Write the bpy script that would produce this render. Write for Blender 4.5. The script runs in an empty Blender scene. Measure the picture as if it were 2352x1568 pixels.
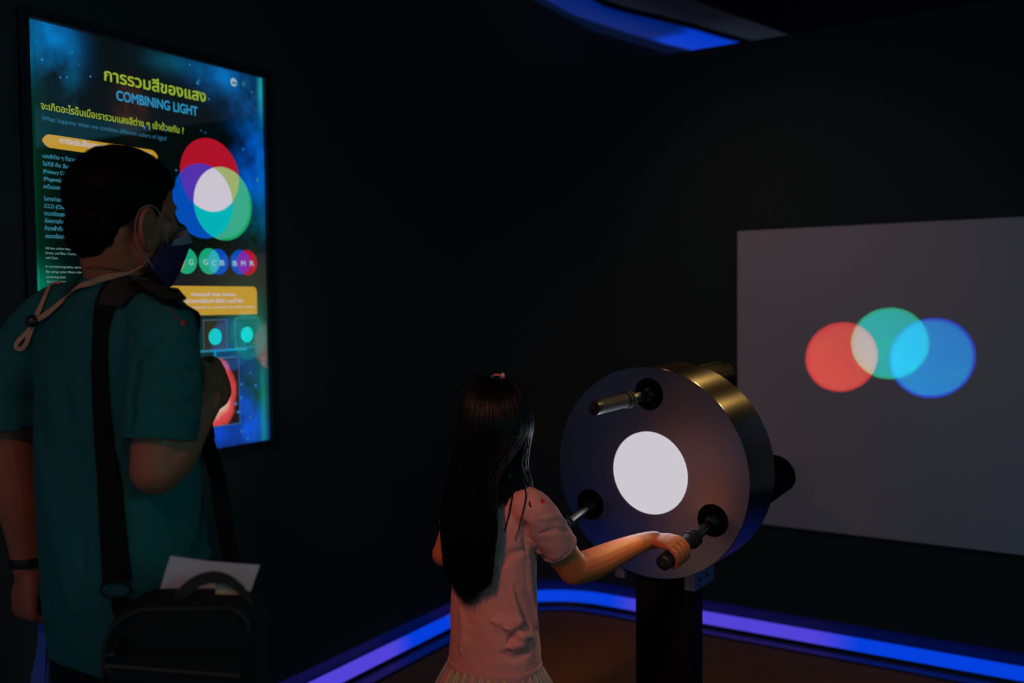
import bpy, bmesh, math, random
from mathutils import Vector as V, Matrix, noise
random.seed(7)
S = bpy.context.scene
C = S.collection
PI = math.pi
# ------------------------------------------------------------------ camera
W, H, FPX = 2352.0, 1568.0, 2155.7
EYE = V((0, 0, 1.38))
YAW, PITCH, ROLL = 0.56366, -0.041708, -0.010689
_f = V((-math.sin(YAW)*math.cos(PITCH), math.cos(YAW)*math.cos(PITCH), math.sin(PITCH)))
_r = V((math.cos(YAW), math.sin(YAW), 0)); _u = _r.cross(_f)
_c, _s = math.cos(ROLL), math.sin(ROLL)
FWD, RGT, UPV = _f, _c*_r+_s*_u, _c*_u-_s*_r
cd = bpy.data.cameras.new('camera'); cam = bpy.data.objects.new('camera', cd); C.objects.link(cam)
cd.sensor_width = 36; cd.lens = FPX*36/W; cd.clip_start = .02
m = Matrix((RGT, UPV, -FWD)).transposed().to_4x4(); m.translation = EYE; cam.matrix_world = m
cd.dof.use_dof = True; cd.dof.focus_distance = 2.15; cd.dof.aperture_fstop = 1.8
S.camera = cam
# ------------------------------------------------------------------ world, exposure, room lamps
w = bpy.data.worlds.new('world'); S.world = w; w.use_nodes = True
wn = w.node_tree; bg = wn.nodes['Background']
_tc = wn.nodes.new('ShaderNodeTexCoord'); _sp = wn.nodes.new('ShaderNodeSeparateXYZ'); _cr = wn.nodes.new('ShaderNodeValToRGB')
_mr = wn.nodes.new('ShaderNodeMapRange'); _mr.inputs[1].default_value = -.6; _mr.inputs[2].default_value = .8
wn.links.new(_tc.outputs['Generated'], _sp.inputs[0]); wn.links.new(_sp.outputs[2], _mr.inputs[0]); wn.links.new(_mr.outputs[0], _cr.inputs[0])
_cr.color_ramp.elements[0].color = (.070, .074, .125, 1); _cr.color_ramp.elements[0].position = .30
_cr.color_ramp.elements[1].color = (.0, .085, .130, 1); _cr.color_ramp.elements[1].position = .62
wn.links.new(_cr.outputs[0], bg.inputs[0]); bg.inputs[1].default_value = 1.0     # dim hall beyond the open side of the room
vs = S.view_settings; vs.view_transform = 'Standard'; vs.look = 'None'; vs.gamma = 1; vs.exposure = 0; vs.use_curve_mapping = False

def lamp(name, kind, loc, aim, color, power, **kw):
    d = bpy.data.lights.new(name, kind); d.color = color; d.energy = power
    for k, x in kw.items(): setattr(d, k, x)
    o = bpy.data.objects.new(name, d); C.objects.link(o); o.location = loc
    o.rotation_euler = (V(aim)-V(loc)).to_track_quat('-Z', 'Y').to_euler()
    return o
# two warm ceiling lamps of the hall, above and behind the visitors
lamp('warm_ceiling_lamp', 'SPOT', (-.95, .0, 2.45), (-1.10, 1.85, .74), (1, .39, .21), 46, spot_size=.44, spot_blend=.8, shadow_soft_size=.06)
lamp('warm_ceiling_lamp', 'SPOT', (-.75, -.75, 2.7), (-1.5, 1.2, 1.35), (1, .29, .11), 24, spot_size=.8, spot_blend=.8, shadow_soft_size=.06)
lamp('warm_ceiling_lamp', 'SPOT', (-1.40, 2.45, 2.95), (-.95, 3.55, .5), (1, .56, .40), 14, spot_size=1.5, spot_blend=1, shadow_soft_size=.05)
# added teal fill light for the man's sleeve, no visible source
lamp('added_teal_fill', 'AREA', (1.7, .7, 1.75), (-1.4, 1.2, .95), (.22, 1, .97), .58, shape='RECTANGLE', size=.9, size_y=.6, spread=.95)
# two warm downlights above the screen wall
lamp('warm_downlight', 'SPOT', (.55, 3.55, 2.95), (-.86, 2.46, 1.22), (1, .68, .26), 125, spot_size=.235, spot_blend=.5, shadow_soft_size=.05)
lamp('warm_downlight', 'SPOT', (-.55, 3.30, 2.95), (-.86, 2.46, 1.22), (1, .68, .26), 125, spot_size=.21, spot_blend=.5, shadow_soft_size=.05)

def at(px, py, t): return EYE + t*(FWD+(px-W/2)/FPX*RGT-(py-H/2)/FPX*UPV)
def onplane(px, py, ax, v):
    d = at(px, py, 1)-EYE; return EYE+d*((v-EYE[ax])/d[ax])
# ------------------------------------------------------------------ materials
def lin(c):
    return tuple(((x/255)/12.92 if x/255 <= .04045 else ((x/255+.055)/1.055)**2.4) for x in c)
MATS = {}
def mat(name, rgb=None, rough=.6, metal=0, emit=None, strength=1, spec=.5, aniso=0, bump=0, bscale=60, vary=0, **kw):
    if name in MATS: return MATS[name]
    M = bpy.data.materials.new(name); M.use_nodes = True; nt = M.node_tree; b = nt.nodes['Principled BSDF']
    col = lin(rgb) if rgb else (0, 0, 0)
    b.inputs['Base Color'].default_value = (*col, 1); b.inputs['Roughness'].default_value = rough
    b.inputs['Metallic'].default_value = metal; b.inputs['Specular IOR Level'].default_value = spec
    b.inputs['Anisotropic'].default_value = aniso
    if emit:
        b.inputs['Emission Color'].default_value = (*lin(emit), 1); b.inputs['Emission Strength'].default_value = strength
    if bump or vary:
        tc = nt.nodes.new('ShaderNodeTexCoord'); n = nt.nodes.new('ShaderNodeTexNoise'); n.inputs['Scale'].default_value = bscale
        nt.links.new(tc.outputs['Object'], n.inputs['Vector'])
        if bump:
            bp = nt.nodes.new('ShaderNodeBump'); bp.inputs['Strength'].default_value = bump; bp.inputs['Distance'].default_value = .004
            nt.links.new(n.outputs['Fac'], bp.inputs['Height']); nt.links.new(bp.outputs['Normal'], b.inputs['Normal'])
        if vary:
            mx = nt.nodes.new('ShaderNodeMix'); mx.data_type = 'RGBA'
            mx.inputs[6].default_value = (*[x*(1-vary) for x in col], 1); mx.inputs[7].default_value = (*[min(1, x*(1+vary)) for x in col], 1)
            nt.links.new(n.outputs['Fac'], mx.inputs[0]); nt.links.new(mx.outputs[2], b.inputs['Base Color'])
    for k, x in kw.items(): b.inputs[k.replace('_', ' ')].default_value = x
    MATS[name] = M; return M
PRINT = 1.38   # backlit prints sit behind the cover glass
def glow(name, rgb=(0, 0, 0), strength=1): return mat(name, (2, 2, 2), .6, emit=rgb, strength=strength*(PRINT if 'print' in name else 1), spec=.1)

# ------------------------------------------------------------------ objects
def tag(o, label=None, cat=None, group=None, kind=None):
    if label: o['label'] = label
    if cat: o['category'] = cat
    if group: o['group'] = group
    if kind: o['kind'] = kind
    return o
def thing(name, loc, label, cat, group=None):
    o = bpy.data.objects.new(name, None); C.objects.link(o); o.location = loc; o.empty_display_size = .1
    return tag(o, label, cat, group)
def link(o, parent=None):
    C.objects.link(o)
    if parent:
        o.parent = parent
        r = parent
        off = V((0, 0, 0))
        while r: off += r.location; r = r.parent
        o.location = -off
    return o
class MB:
    def __init__(s): s.v = []; s.f = []
    def add(s, vs, fs):
        k = len(s.v); s.v += [V(x) for x in vs]; s.f += [tuple(i+k for i in f) for f in fs]; return s
    def box(s, lo, hi, M=None):
        P = [V((x, y, z)) for x in (lo[0], hi[0]) for y in (lo[1], hi[1]) for z in (lo[2], hi[2])]
        if M: P = [M @ p for p in P]
        return s.add(P, [(0, 1, 3, 2), (4, 6, 7, 5), (0, 4, 5, 1), (2, 3, 7, 6), (0, 2, 6, 4), (1, 5, 7, 3)])
    def loft(s, rings, cap=True, closed=False):
        n = len(rings[0]); k = len(s.v)
        for r in rings: s.v += [V(p) for p in r]
        R = len(rings)
        for i in range(R if closed else R-1):
            for j in range(n):
                a, b = k+i*n, k+((i+1) % R)*n
                s.f.append((a+j, a+(j+1) % n, b+(j+1) % n, b+j))
        if cap and not closed:
            s.f.append(tuple(k+j for j in reversed(range(n)))); s.f.append(tuple(k+(R-1)*n+j for j in range(n)))
        return s
    def limb(s, pts, rad, n=14, sub=4, caps=True, flat=None):
        P, Rr = smooth(pts, rad, sub)
        fr = frames(P)
        rings = []
        def ring(c, r, u, v): return [c+r*(math.cos(2*PI*j/n)*u+math.sin(2*PI*j/n)*v) for j in range(n)]
        if caps:
            u, v, t = fr[0]
            for a in (.15, .5, .8): rings.append(ring(P[0]-t*Rr[0]*math.cos(a*PI/2), Rr[0]*math.sin(a*PI/2), u, v))
        for c, r, (u, v, t) in zip(P, Rr, fr): rings.append(ring(c, r, u, v))
        if caps:
            u, v, t = fr[-1]
            for a in (.8, .5, .15): rings.append(ring(P[-1]+t*Rr[-1]*math.cos(a*PI/2), Rr[-1]*math.sin(a*PI/2), u, v))
        return s.loft(rings)
    def tube(s, pts, r, n=8, sub=0, cap=True):
        P = smooth(pts, [0]*len(pts), sub)[0] if sub else [V(p) for p in pts]
        fr = frames(P)
        rr = r if isinstance(r, (list, tuple)) else [r]*len(P)
        if len(rr) != len(P): rr = [rr[0]+(rr[-1]-rr[0])*i/(len(P)-1) for i in range(len(P))]
        return s.loft([[c+q*(math.cos(2*PI*j/n)*u+math.sin(2*PI*j/n)*v) for j in range(n)] for c, q, (u, v, t) in zip(P, rr, fr)], cap)
    def ribbon(s, pts, normals, wid, th, sub=0):
        if sub:
            Q = smooth(pts, [0]*len(pts), sub)[0]; N = smooth(normals, [0]*len(pts), sub)[0]
            Wd = smooth(pts, wid if isinstance(wid, (list, tuple)) else [wid]*len(pts), sub)[1]
        else:
            Q = [V(p) for p in pts]; N = [V(x) for x in normals]; Wd = wid if isinstance(wid, (list, tuple)) else [wid]*len(pts)
        rings = []
        for i, p in enumerate(Q):
            t = (Q[min(i+1, len(Q)-1)]-Q[max(i-1, 0)]).normalized(); nn = (N[i]-t*N[i].dot(t)).normalized(); sd = t.cross(nn)
            a, b = sd*Wd[i]/2, nn*th/2
            rings.append([p-a-b, p+a-b, p+a+b, p-a+b])
        return s.loft(rings)
    def ell(s, c, u, v, w_, n=28, m=18, fn=None):
        c, u, v, w_ = V(c), V(u), V(v), V(w_); rings = []
        for i in range(m+1):
            a = PI*(i+.02 if i == 0 else i-.02 if i == m else i)/m
            ring = []
            for j in range(n):
                b = 2*PI*j/n; d = (math.sin(a)*math.cos(b), math.sin(a)*math.sin(b), -math.cos(a))
                k = fn(d) if fn else 1
                ring.append(c+k*(d[0]*u+d[1]*v+d[2]*w_))
            rings.append(ring)
        return s.loft(rings)
    def cyl(s, c, ax, r, h, n=32, r2=None, bev=0):
        ax = V(ax).normalized(); u = ax.orthogonal().normalized(); v = ax.cross(u); c = V(c); r2 = r if r2 is None else r2
        prof = [(0, r), (h, r2)] if not bev else [(0, r-bev), (bev*.3, r-bev*.3), (bev, r), (h-bev, r2), (h-bev*.3, r2-bev*.3), (h, r2-bev)]
        return s.loft([[c+ax*z+q*(math.cos(2*PI*j/n)*u+math.sin(2*PI*j/n)*v) for j in range(n)] for z, q in prof])
    def lathe(s, c, ax, prof, n=40, cap=True):
        ax = V(ax).normalized(); u = ax.orthogonal().normalized(); v = ax.cross(u); c = V(c)
        return s.loft([[c+ax*z+q*(math.cos(2*PI*j/n)*u+math.sin(2*PI*j/n)*v) for j in range(n)] for z, q in prof], cap)
    def mesh(s, name, smooth_=True, angle=40):
        me = bpy.data.meshes.new(name); me.from_pydata([tuple(p) for p in s.v], [], s.f); me.update()
        bm = bmesh.new(); bm.from_mesh(me); bmesh.ops.recalc_face_normals(bm, faces=bm.faces); bm.to_mesh(me); bm.free()
        if smooth_:
            me.polygons.foreach_set('use_smooth', [True]*len(me.polygons))
            try: me.set_sharp_from_angle(angle=math.radians(angle))
            except Exception: pass
        return me
    def build(s, name, material, parent=None, smooth_=True, angle=40):
        o = bpy.data.objects.new(name, s.mesh(name, smooth_, angle)); o.data.materials.append(material)
        return link(o, parent)
def cat4(a, b, c, d, t): return .5*((2*b)+(c-a)*t+(2*a-5*b+4*c-d)*t*t+(3*b-a-3*c+d)*t*t*t)
def smooth(pts, rad, sub):
    pts = [V(p) for p in pts]; P = []; R = []; n = len(pts)
    for i in range(n-1):
        q = [pts[max(i-1, 0)], pts[i], pts[i+1], pts[min(i+2, n-1)]]
        r = [rad[max(i-1, 0)], rad[i], rad[i+1], rad[min(i+2, n-1)]]
        for k in range(sub):
            t = k/sub; P.append(cat4(*q, t)); R.append(cat4(*r, t))
    P.append(pts[-1]); R.append(rad[-1]); return P, R
def frames(P):
    out = []; u = None
    for i in range(len(P)):
        t = (P[min(i+1, len(P)-1)]-P[max(i-1, 0)]).normalized()
        if u is None: u = t.orthogonal().normalized()
        u = (u-t*u.dot(t))
        u = u.normalized() if u.length > 1e-6 else t.orthogonal().normalized()
        out.append((u.copy(), t.cross(u), t))
    return out
def oval(c, u, v, n=32, e=2.0):
    c, u, v = V(c), V(u), V(v); out = []
    for j in range(n):
        a = 2*PI*j/n; ca, sa = math.cos(a), math.sin(a)
        out.append(c+u*math.copysign(abs(ca)**(2/e), ca)+v*math.copysign(abs(sa)**(2/e), sa))
    return out
def torso(keys, n=36, sub=5):
    """keys: (centre, half width vec, half depth vec)"""
    A = [V(k[0]) for k in keys]; B = [V(k[1]) for k in keys]; D = [V(k[2]) for k in keys]
    z = [0]*len(keys)
    A, B, D = smooth(A, z, sub)[0], smooth(B, z, sub)[0], smooth(D, z, sub)[0]
    return MB().loft([oval(a, b, d, n, 2.25) for a, b, d in zip(A, B, D)])
def fuse(name, pieces, voxel, material, parent=None, it=4, fac=.5, push=None):
    all_ = MB()
    for p in pieces: all_.add(p.v, p.f)
    o = bpy.data.objects.new('tmp', all_.mesh('tmp')); C.objects.link(o)
    r = o.modifiers.new('r', 'REMESH'); r.mode = 'VOXEL'; r.voxel_size = voxel; r.use_smooth_shade = True
    if it:
        s = o.modifiers.new('s', 'SMOOTH'); s.iterations = it; s.factor = fac
    me = bpy.data.meshes.new_from_object(o.evaluated_get(bpy.context.evaluated_depsgraph_get()))
    bpy.data.objects.remove(o); me.name = name
    if push:
        nr = [v.normal.copy() for v in me.vertices]
        for v, n_ in zip(me.vertices, nr): v.co = v.co+n_*push(v.co, n_)
    me.polygons.foreach_set('use_smooth', [True]*len(me.polygons)); me.update()
    me.materials.clear(); me.materials.append(material)
    return link(bpy.data.objects.new(name, me), parent)
def nz(p, s, ofs=0): return noise.noise(V((p[0]*s+ofs, p[1]*s+ofs*1.7, p[2]*s)))
def ridge(p, a, b, wdt):
    a, b = V(a), V(b); d = b-a; t = max(0, min(1, (p-a).dot(d)/d.dot(d))); q = (p-(a+d*t)).length/wdt
    return math.exp(-q*q)*(.25+.75*math.sin(PI*min(1, max(0, .1+.8*t))))

# ================================================================== SETTING
LX, RY, HR = -2.33, 3.75, 2.42
RAD = .45
black = mat('matt_black_wall', (58, 68, 66), .9, spec=.08)
def struct(name, mb, m_, sm=False, **k): o = mb.build(name, m_, None, sm, **k); o['kind'] = 'structure'; return o
carpet = mat('brown_carpet', (150, 112, 74), .95, bump=.6, bscale=400, vary=.25, spec=.1)
struct('floor', MB().box((-4.5, -.7, -.05), (3, 6.5, 0)), carpet)
struct('ceiling', MB().box((-4.5, -.7, 3.1), (3, 6.5, 3.15)), mat('grey_ceiling', (150, 158, 158), .9, spec=.1))
# wall faces float above a recessed plinth that holds the blue light strip
WB = .112
struct('wall_left', MB().box((LX-.1, .55, WB), (LX, RY-RAD, 2.82)).box((LX-.1, RY-RAD, 2.42), (LX, 4.5, 2.82)), black)
struct('wall_right', MB().box((LX+RAD, RY, WB), (2.4, RY+.1, HR)), black)
def arc(rad, n=14, a0=PI, a1=PI/2): return [(LX+RAD+rad*math.cos(a0+(a1-a0)*i/n), RY-RAD+rad*math.sin(a0+(a1-a0)*i/n)) for i in range(n+1)]
def wallrun(z0, z1, r0, r1, name, m_):
    A, B = arc(r0), arc(r1)
    return struct(name, MB().loft([[V((*a, z0)), V((*b, z0)), V((*b, z1)), V((*a, z1))] for a, b in zip(A, B)]), m_, True, angle=30)
wallrun(WB, HR, RAD, RAD+.1, 'wall_corner', black)
# upper corner: the tall left wall turns towards the partition
e0, e1 = onplane(1370, 75, 2, 2.82), onplane(1540, 125, 2, 2.82)
def path(inset):
    L = [(LX+inset, .55), (LX+inset, 1.2), (LX+inset, RY-RAD)]
    a = arc(RAD-inset)
    return L+a[1:]+[(-.8, RY-inset), (.6, RY-inset), (2.3, RY-inset)]
def strip(name, prof, m_, dense=False):
    """prof: list of (inset from wall face, z)"""
    ps = [path(i) for i, z in prof]
    return MB().loft([[V((*ps[k][i], prof[k][1])) for k in range(len(prof))] for i in range(len(ps[0]))])
plinth = mat('glossy_plinth', (60, 62, 90), .35, spec=.5)
o = strip('p', [(-.05, .0), (-.05, .16), (-.09, .16), (-.09, .0)], plinth).build('baseboard_back', plinth, None, True, angle=30); o['kind'] = 'structure'
edge = mat('glossy_floor_edge', (46, 44, 52), .28, bump=.5, bscale=30, spec=.6)
o = strip('e', [(-.05, .0), (-.05, .006), (.10, .006), (.11, .0)], edge).build('trim_1', edge, None, True, angle=30); o['kind'] = 'structure'
def led_material(name, base, hot, k, spots_):
    """LED colour with brighter runs around the given points (x, y, z, radius)"""
    M = bpy.data.materials.new(name); M.use_nodes = True; nt = M.node_tree; b = nt.nodes['Principled BSDF']; L = nt.links.new
    b.inputs['Base Color'].default_value = (.02, .02, .05, 1)
    geo = nt.nodes.new('ShaderNodeNewGeometry'); acc = None
    for x, y, z, r in spots_:
        d = nt.nodes.new('ShaderNodeVectorMath'); d.operation = 'DISTANCE'; d.inputs[1].default_value = (x, y, z); L(geo.outputs['Position'], d.inputs[0])
        mr = nt.nodes.new('ShaderNodeMapRange'); mr.interpolation_type = 'SMOOTHSTEP'; mr.inputs[1].default_value = r*1.25; mr.inputs[2].default_value = r*.75; L(d.outputs['Value'], mr.inputs[0])
        if acc is None: acc = mr.outputs[0]
        else:
            m_ = nt.nodes.new('ShaderNodeMath'); m_.operation = 'MAXIMUM'; L(acc, m_.inputs[0]); L(mr.outputs[0], m_.inputs[1]); acc = m_.outputs[0]
    mx = nt.nodes.new('ShaderNodeMix'); mx.data_type = 'RGBA'; mx.inputs[6].default_value = (*base, 1); mx.inputs[7].default_value = (*hot, 1)
    L(acc, mx.inputs[0]); L(mx.outputs[2], b.inputs['Emission Color']); b.inputs['Emission Strength'].default_value = k
    return M
ledm = led_material('blue_led', lin((0, 62, 222)), lin((82, 66, 215)), 1.0, [(LX, 2.50, .05, .32), (LX, 3.3, .05, .14), (-1.32, RY, .05, .44)])
fl = thing('floor_light_strip', (LX+.02, 3.0, .03), 'blue LED strip glowing along the foot of the black walls', 'light strip')
strip('l', [(.0, .020), (.0, .064), (.020, .064), (.028, .020)], ledm).build('diffuser', ledm, fl, True, angle=30)
strip('l', [(-.05, .0), (-.05, .022), (.026, .019), (.030, .006)], plinth).build('mounting_profile', mat('dark_aluminium', (60, 60, 70), .4, 1), fl, True, angle=30)
# ---- upper cove behind the partition top
zc = 2.9
px_mid = [((1215, -20), (1300, -40)), ((1255, 0), (1340, 0)), ((1290, 19), (1358, 14)), ((1325, 37), (1385, 28)), ((1385, 57), (1435, 43)), ((1450, 78), (1510, 60)), ((1530, 101), (1590, 80)), ((1600, 118), (1660, 100)), ((1660, 132), (1730, 118))]
ca = [onplane(*a, 2, zc) for a, b in px_mid]; cb = [onplane(*b, 2, zc) for a, b in px_mid]
cr_ = onplane(1600, 105, 2, zc)
cm = led_material('blue_cove_led', lin((0, 30, 108)), lin((0, 56, 196)), 1.0, [(cr_.x, cr_.y, cr_.z, .30)])
t = thing('ceiling_light_strip', ca[3], 'blue LED cove light glowing above the black partition top', 'light strip')
MB().loft([[a, b, b+V((0, 0, .03)), a+V((0, 0, .03))] for a, b in zip(ca, cb)]).build('diffuser', cm, t, True, angle=30)
MB().loft([[a+V((-.01, -.01, .03)), b+V((.02, .02, .03)), b+V((.02, .02, .06)), a+V((-.01, -.01, .06))] for a, b in zip(ca, cb)]).build('housing', mat('dark_aluminium'), t, True, angle=30)
px_low = [(1160, -20), (1205, 0), (1245, 18), (1285, 37), (1350, 70), (1420, 92), (1500, 116), (1560, 132), (1640, 150)]
cl0 = [onplane(*a, 2, zc+.012) for a in px_low]; cl1 = [a+V((0, 0, .014)) for a in ca]
MB().loft([[a, b, b+V((0, 0, .008)), a+V((0, 0, .008))] for a, b in zip(cl0, cl1)]).build('cove_spill_strip', glow('painted_blue_spill', (0, 10, 40)), t, True, angle=30)  # added strip, its faint glow stands in for cove light on nearby surfaces
dn = V((e1.x-e0.x, e1.y-e0.y, 0)).normalized(); nn = V((dn.y, -dn.x, 0))
e0b = V((LX, 4.52, 2.82))
struct('wall_upper', MB().loft([[V((p.x, p.y, 2.42)), V((p.x, p.y, 2.82)), V((p.x, p.y, 2.82))-nn*.06, V((p.x, p.y, 2.42))-nn*.06] for p in (e0b, e1, e1+dn*1.2)]), black)
b0, b1 = onplane(1640, 18, 2, 2.95), onplane(1800, 76, 2, 2.95)
dd = (b1-b0).normalized()
q0, q1 = b0-dd*.6, b1+dd*1.5
sd = V((dd.y, -dd.x, 0))
if sd.x < 0: sd = -sd
struct('trim_2', MB().loft([[p, p+sd*1.6, p+sd*1.6+V((0, 0, .12)), p+V((0, 0, .12))] for p in (q0, q1)]), mat('beam_black', (14, 14, 14), .95, spec=.05))

# ================================================================== PROJECTION SCREEN
sc_m = mat('white_screen', (205, 200, 204), .9, spec=.1)
SX0, SX1, SZ0, SZ1 = -1.2705, .42, .468, 1.659
t = thing('projection_screen', (SX0, RY-.012, SZ0), 'white projection screen on the right wall showing overlapping coloured light circles', 'screen')
MB().box((SX0, RY-.012, SZ0), (SX1, RY-.0005, SZ1)).build('screen_surface', sc_m, t, False)

# ================================================================== INFO PANEL
def pan(px, py): p = onplane(px, py, 0, LX+.0); return p.y, p.z
PY0, PY1, PZ0, PZ1 = 1.388, 2.181, .936, 2.116
X0 = LX+.001
pn = thing('information_panel', (LX, PY0, PZ0), 'backlit starry sign on the left wall headed COMBINING LIGHT', 'sign')
MB().box((LX-.0005, PY0-.02, PZ0-.02), (LX+.0002, PY1+.02, PZ1+.02)).build('back_plate', mat('black_metal', (18, 18, 18), .5), pn, False)
bez = MB()
for lo, hi in (((PY0-.025, PZ0-.025), (PY0, PZ1+.025)), ((PY1, PZ0-.025), (PY1+.025, PZ1+.025)), ((PY0, PZ0-.025), (PY1, PZ0)), ((PY0, PZ1), (PY1, PZ1+.025))):
    bez.box((LX, lo[0], lo[1]), (LX+.016, hi[0], hi[1]))
bez.build('frame', mat('black_metal'), pn, False)
# starry artwork: nebula blobs and one painted reflection, broken up by noise
def nebula():
    M = bpy.data.materials.new('nebula_print'); M.use_nodes = True; nt = M.node_tree; b = nt.nodes['Principled BSDF']
    b.inputs['Base Color'].default_value = (.003, .003, .003, 1); b.inputs['Specular IOR Level'].default_value = .1
    N = lambda k, **a: nt.nodes.new(k)
    L = nt.links.new
    tc = N('ShaderNodeTexCoord'); geo = N('ShaderNodeNewGeometry')
    no = N('ShaderNodeTexNoise'); no.inputs['Scale'].default_value = 6; no.inputs['Detail'].default_value = 6; no.inputs['Roughness'].default_value = .6
    L(geo.outputs['Position'], no.inputs['Vector'])
    nr = N('ShaderNodeMapRange'); nr.inputs[1].default_value = .36; nr.inputs[2].default_value = .68; L(no.outputs['Fac'], nr.inputs[0])
    sep = N('ShaderNodeSeparateXYZ'); L(geo.outputs['Position'], sep.inputs[0])
    blobs = [  # px, py, radius across, radius up, colour, uses noise
        (85, 85, .06, .09, (0, 96, 155), 1), (135, 95, .06, .07, (0, 84, 145), 1), (160, 190, .03, .10, (0, 66, 90), 1),
        (380, 135, .07, .035, (0, 70, 92), 1), (500, 170, .09, .06, (0, 92, 160), 1), (575, 240, .07, .10, (0, 90, 165), 1), (598, 200, .012, .09, (20, 150, 150), 0),
        (585, 390, .08, .13, (0, 80, 190), 1), (600, 420, .02, .14, (0, 70, 120), 0), (590, 520, .05, .10, (0, 70, 50), 1),
        (70, 330, .05, .5, (0, 36, 20), 0), (75, 655, .06, .05, (0, 110, 85), 0), (560, 640, .16, .10, (34, 30, 10), 0),
        (560, 720, .08, .07, (0, 84, 66), 0), (520, 1000, .14, .10, (0, 70, 205), 1), (575, 930, .05, .10, (0, 66, 215), 1), (600, 880, .09, .2, (0, 66, 62), 0),
        (605, 960, .012, .20, (0, 110, 70), 0), (440, 800, .12, .09, (0, 46, 44), 0), (300, 245, .04, .05, (92, 46, 22), 1), (160, 900, .2, .15, (0, 50, 120), 1)]  # the brown blob by the subtitle is a warm glass reflection painted in
    acc = None
    for px, py, ry, rz, col, un in blobs:
        y, z = pan(px, py)
        def mth(op, a, c=None):
            n = N('ShaderNodeMath'); n.operation = op
            for i, q in enumerate((a, c)):
                if q is None: continue
                if isinstance(q, (int, float)): n.inputs[i].default_value = q
                else: L(q, n.inputs[i])
            return n.outputs[0]
        dy = mth('DIVIDE', mth('SUBTRACT', sep.outputs[1], y), ry); dz = mth('DIVIDE', mth('SUBTRACT', sep.outputs[2], z), rz)
        e = mth('POWER', 2.71828, mth('MULTIPLY', mth('ADD', mth('MULTIPLY', dy, dy), mth('MULTIPLY', dz, dz)), -1.0))
        if un: e = mth('MULTIPLY', e, mth('MULTIPLY', nr.outputs[0], 1.5))
        vm = N('ShaderNodeVectorMath'); vm.operation = 'SCALE'; vm.inputs[0].default_value = lin(col); L(e, vm.inputs['Scale'])
        if acc is None: acc = vm.outputs[0]
        else:
            ad = N('ShaderNodeVectorMath'); ad.operation = 'ADD'; L(acc, ad.inputs[0]); L(vm.outputs[0], ad.inputs[1]); acc = ad.outputs[0]
    ad = N('ShaderNodeVectorMath'); ad.operation = 'ADD'; L(acc, ad.inputs[0]); ad.inputs[1].default_value = lin((0, 10, 7)); acc = ad.outputs[0]
    L(acc, b.inputs['Emission Color']); b.inputs['Emission Strength'].default_value = PRINT
    return M
MB().box((LX+.0003, PY0, PZ0), (X0, PY1, PZ1)).build('artwork', nebula(), pn, False)
def flat(polys, k): # polygons in (y,z), lifted k layers off the artwork
    b = MB()
    for p in polys: b.add([(X0+.0004*k, y, z) for y, z in p], [tuple(range(len(p)))])
    return b
def disc(c, r, n=48, ry=None): return [(c[0]+r*math.cos(2*PI*i/n), c[1]+(ry or r)*math.sin(2*PI*i/n)) for i in range(n)]
def clip(A, B):
    out = A
    for i in range(len(B)):
        p, q = B[i], B[(i+1) % len(B)]; inp = out; out = []
        ins = lambda s: (q[0]-p[0])*(s[1]-p[1])-(q[1]-p[1])*(s[0]-p[0]) >= 0
        for j in range(len(inp)):
            a, b = inp[j-1], inp[j]
            if ins(a) != ins(b):
                d1 = (q[0]-p[0])*(a[1]-p[1])-(q[1]-p[1])*(a[0]-p[0]); d2 = (q[0]-p[0])*(b[1]-p[1])-(q[1]-p[1])*(b[0]-p[0]); t_ = d1/(d1-d2)
                out.append((a[0]+(b[0]-a[0])*t_, a[1]+(b[1]-a[1])*t_))
            if ins(b): out.append(b)
        if not out: return []
    return out
def rrect(y0, y1, z0, z1, r, n=6, sq=()):
    out = []
    for k, (cy, cz, a0) in enumerate(((y1-r, z1-r, 0), (y0+r, z1-r, 90), (y0+r, z0+r, 180), (y1-r, z0+r, 270))):
        rr = r if k not in sq else .002
        ccy = cy if k not in sq else (y1-rr if k in (0, 3) else y0+rr); ccz = cz if k not in sq else (z1-rr if k in (0, 1) else z0+rr)
        out += [(ccy+rr*math.cos(math.radians(a0+90*i/n)), ccz+rr*math.sin(math.radians(a0+90*i/n))) for i in range(n+1)]
    return out
from mathutils.geometry import interpolate_bezier
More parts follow.
